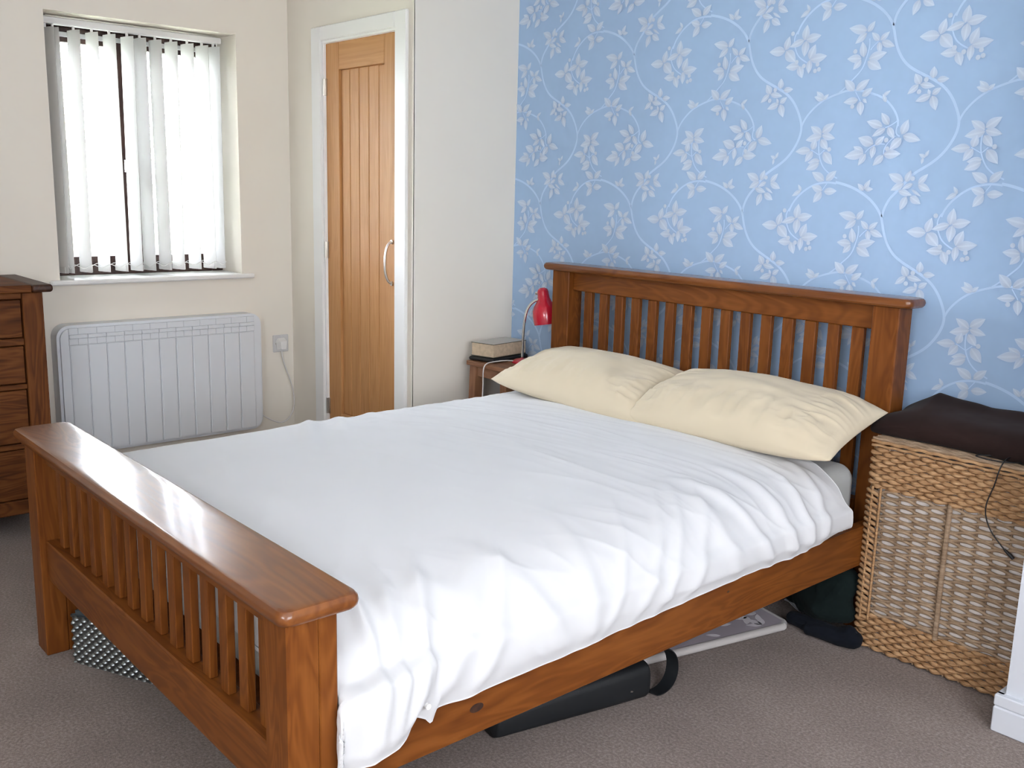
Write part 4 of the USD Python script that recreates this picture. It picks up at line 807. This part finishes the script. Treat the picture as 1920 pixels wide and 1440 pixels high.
for k in range(95):
    s, w = lr.uniform(0.1, Le-0.03), lr.uniform(0.015, 0.27); c = e0+de*s+ne*w; an = lr.uniform(0, 6.28); n_lv = lr.choice((1, 2, 3))
    for q in range(n_lv):
        aa = an+q*0.9; L_ = lr.uniform(0.045, 0.075); tip = c+L_*np.array([math.cos(aa), math.sin(aa)])
        ww = (tip-e0)@ne; sss = (tip-e0)@de
        if not (0.008 < ww < 0.27 and 0 < sss < Le-0.02): continue
        v_, f_, _ = leaf_shape(c, tip, 0.45, 0, 7); v_ = np.c_[v_[:, 0], v_[:, 2], np.full(len(v_), 0.0265+0.00002*(k % 9))]
        n_ = np.cross(v_[f_[:, 1]]-v_[f_[:, 0]], v_[f_[:, 2]]-v_[f_[:, 0]])[:, 2].sum(); lv.append((v_, f_ if n_ > 0 else f_[:, ::-1], np.zeros((len(v_), 2))))
(m_, _) = join(lv); part('leaf_print', m_, M['board_leaf'], ib, kind='stuff')
# heap of dark clothes
solo('garment', lump([[((-1.66, 2.745, 0.075), 0.030), ((-1.60, 2.725, 0.15), 0.055), ((-1.53, 2.715, 0.185), 0.060), ((-1.475, 2.71, 0.19), 0.045), ((-1.463, 2.705, 0.09), 0.035), ((-1.52, 2.66, 0.085), 0.030), ((-1.60, 2.70, 0.065), 0.028)], [((-1.69, 2.755, 0.055), 0.022), ((-1.60, 2.715, 0.075), 0.032)]], 0.014, 0.022, 15, 3, 6, 0.040), M['green_cloth'], 'crumpled dark green garment bunched up between the bed and the basket', 'clothing', 50)
solo('garment', lump([[((-1.535, 2.640, 0.024), 0.022), ((-1.44, 2.648, 0.030), 0.028), ((-1.395, 2.655, 0.034), 0.030)], [((-1.44, 2.65, 0.03), 0.026), ((-1.405, 2.652, 0.050), 0.026)], [((-1.610, 2.665, 0.026), 0.024), ((-1.52, 2.655, 0.03), 0.028), ((-1.45, 2.652, 0.03), 0.022)]], 0.012, 0.006, 25, 6, 6, 0.0015), M['navy_cloth'], 'black-navy garment flat on the carpet in front of the green one', 'clothing', 50)
wp = np.zeros((24, 10, 3))
for i, s in enumerate(np.linspace(0, 1, 24)):
    for j, t in enumerate(np.linspace(0, 1, 10)):
        wp[i, j] = (-1.705+0.15*s+0.02*t, 2.755-0.065*s+0.05*t, 0.031+0.004*math.sin(s*9+t*4)+0.006*t)
if normals(wp)[12, 5, 2] < 0: wp = wp[::-1]
solo('cloth', shell(wp, 0.002), M['white_cloth'], 'small strip of white cloth showing under the dark clothes', 'cloth', True)

# ------------------------------------------------------------------ outside the window
solo('garden_lawn', box((-40, -20, -0.6), (-5.2, 30, -0.5)), M['lawn'], 'bright lawn outside the window', 'lawn')
fn = thing('garden_fence', 'pale board fence across the garden outside the window', 'fence', (-14, 5.5, -0.5))
for k in range(40): part('fence_board', box((-14.02, 1.5+k*0.2, -0.5), (-14.0, 1.5+k*0.2+0.19, 1.0)), M['fence'], fn)
def tree(x, y, h, seed, label):
    r = random.Random(seed); t = thing('garden_tree', label, 'tree', (x, y, -0.5), 'garden trees'); br, lv = [], []
    def grow(p, d, L, rad, dep):
        q = p+d*L; br.append(tube([p, (p+q)/2+np.array([r.uniform(-.03, .03)*L]*3), q], [rad, rad*0.85, rad*0.7], 5))
        if dep == 0:
            for _ in range(3):
                c = q+np.array([r.uniform(-.25, .25) for _ in range(3)]); a = np.array([r.uniform(-1, 1) for _ in range(3)]); a /= np.linalg.norm(a); b = np.cross(a, [0.3, 0.5, 0.8]); b /= np.linalg.norm(b); s = r.uniform(.05, .09)
                lv.append((np.array([c-a*s, c+b*s*.5, c+a*s, c-b*s*.5]), np.array([[0, 1, 2], [0, 2, 3]]), np.zeros((4, 2))))
            return
        for _ in range(r.choice((2, 3, 3))):
            e = d+np.array([r.uniform(-.75, .75), r.uniform(-.75, .75), r.uniform(-.15, .5)]); e /= np.linalg.norm(e); grow(q, e, L*r.uniform(.62, .82), rad*.6, dep-1)
    grow(np.array([x, y, -0.495]), np.array([0, 0, 1.0]), h*0.3, 0.10, 5)
    part('trunk_and_branches', cat(br), M['bark'], t); (m, _) = join(lv); part('foliage', m, M['leaf'], t, kind='stuff')
tree(-11.5, 3.6, 3.6, 2, 'sparse young tree outside the window, nearer the left side of the blind')
tree(-12.5, 5.4, 2.8, 5, 'sparse young tree outside the window, nearer the right side of the blind')
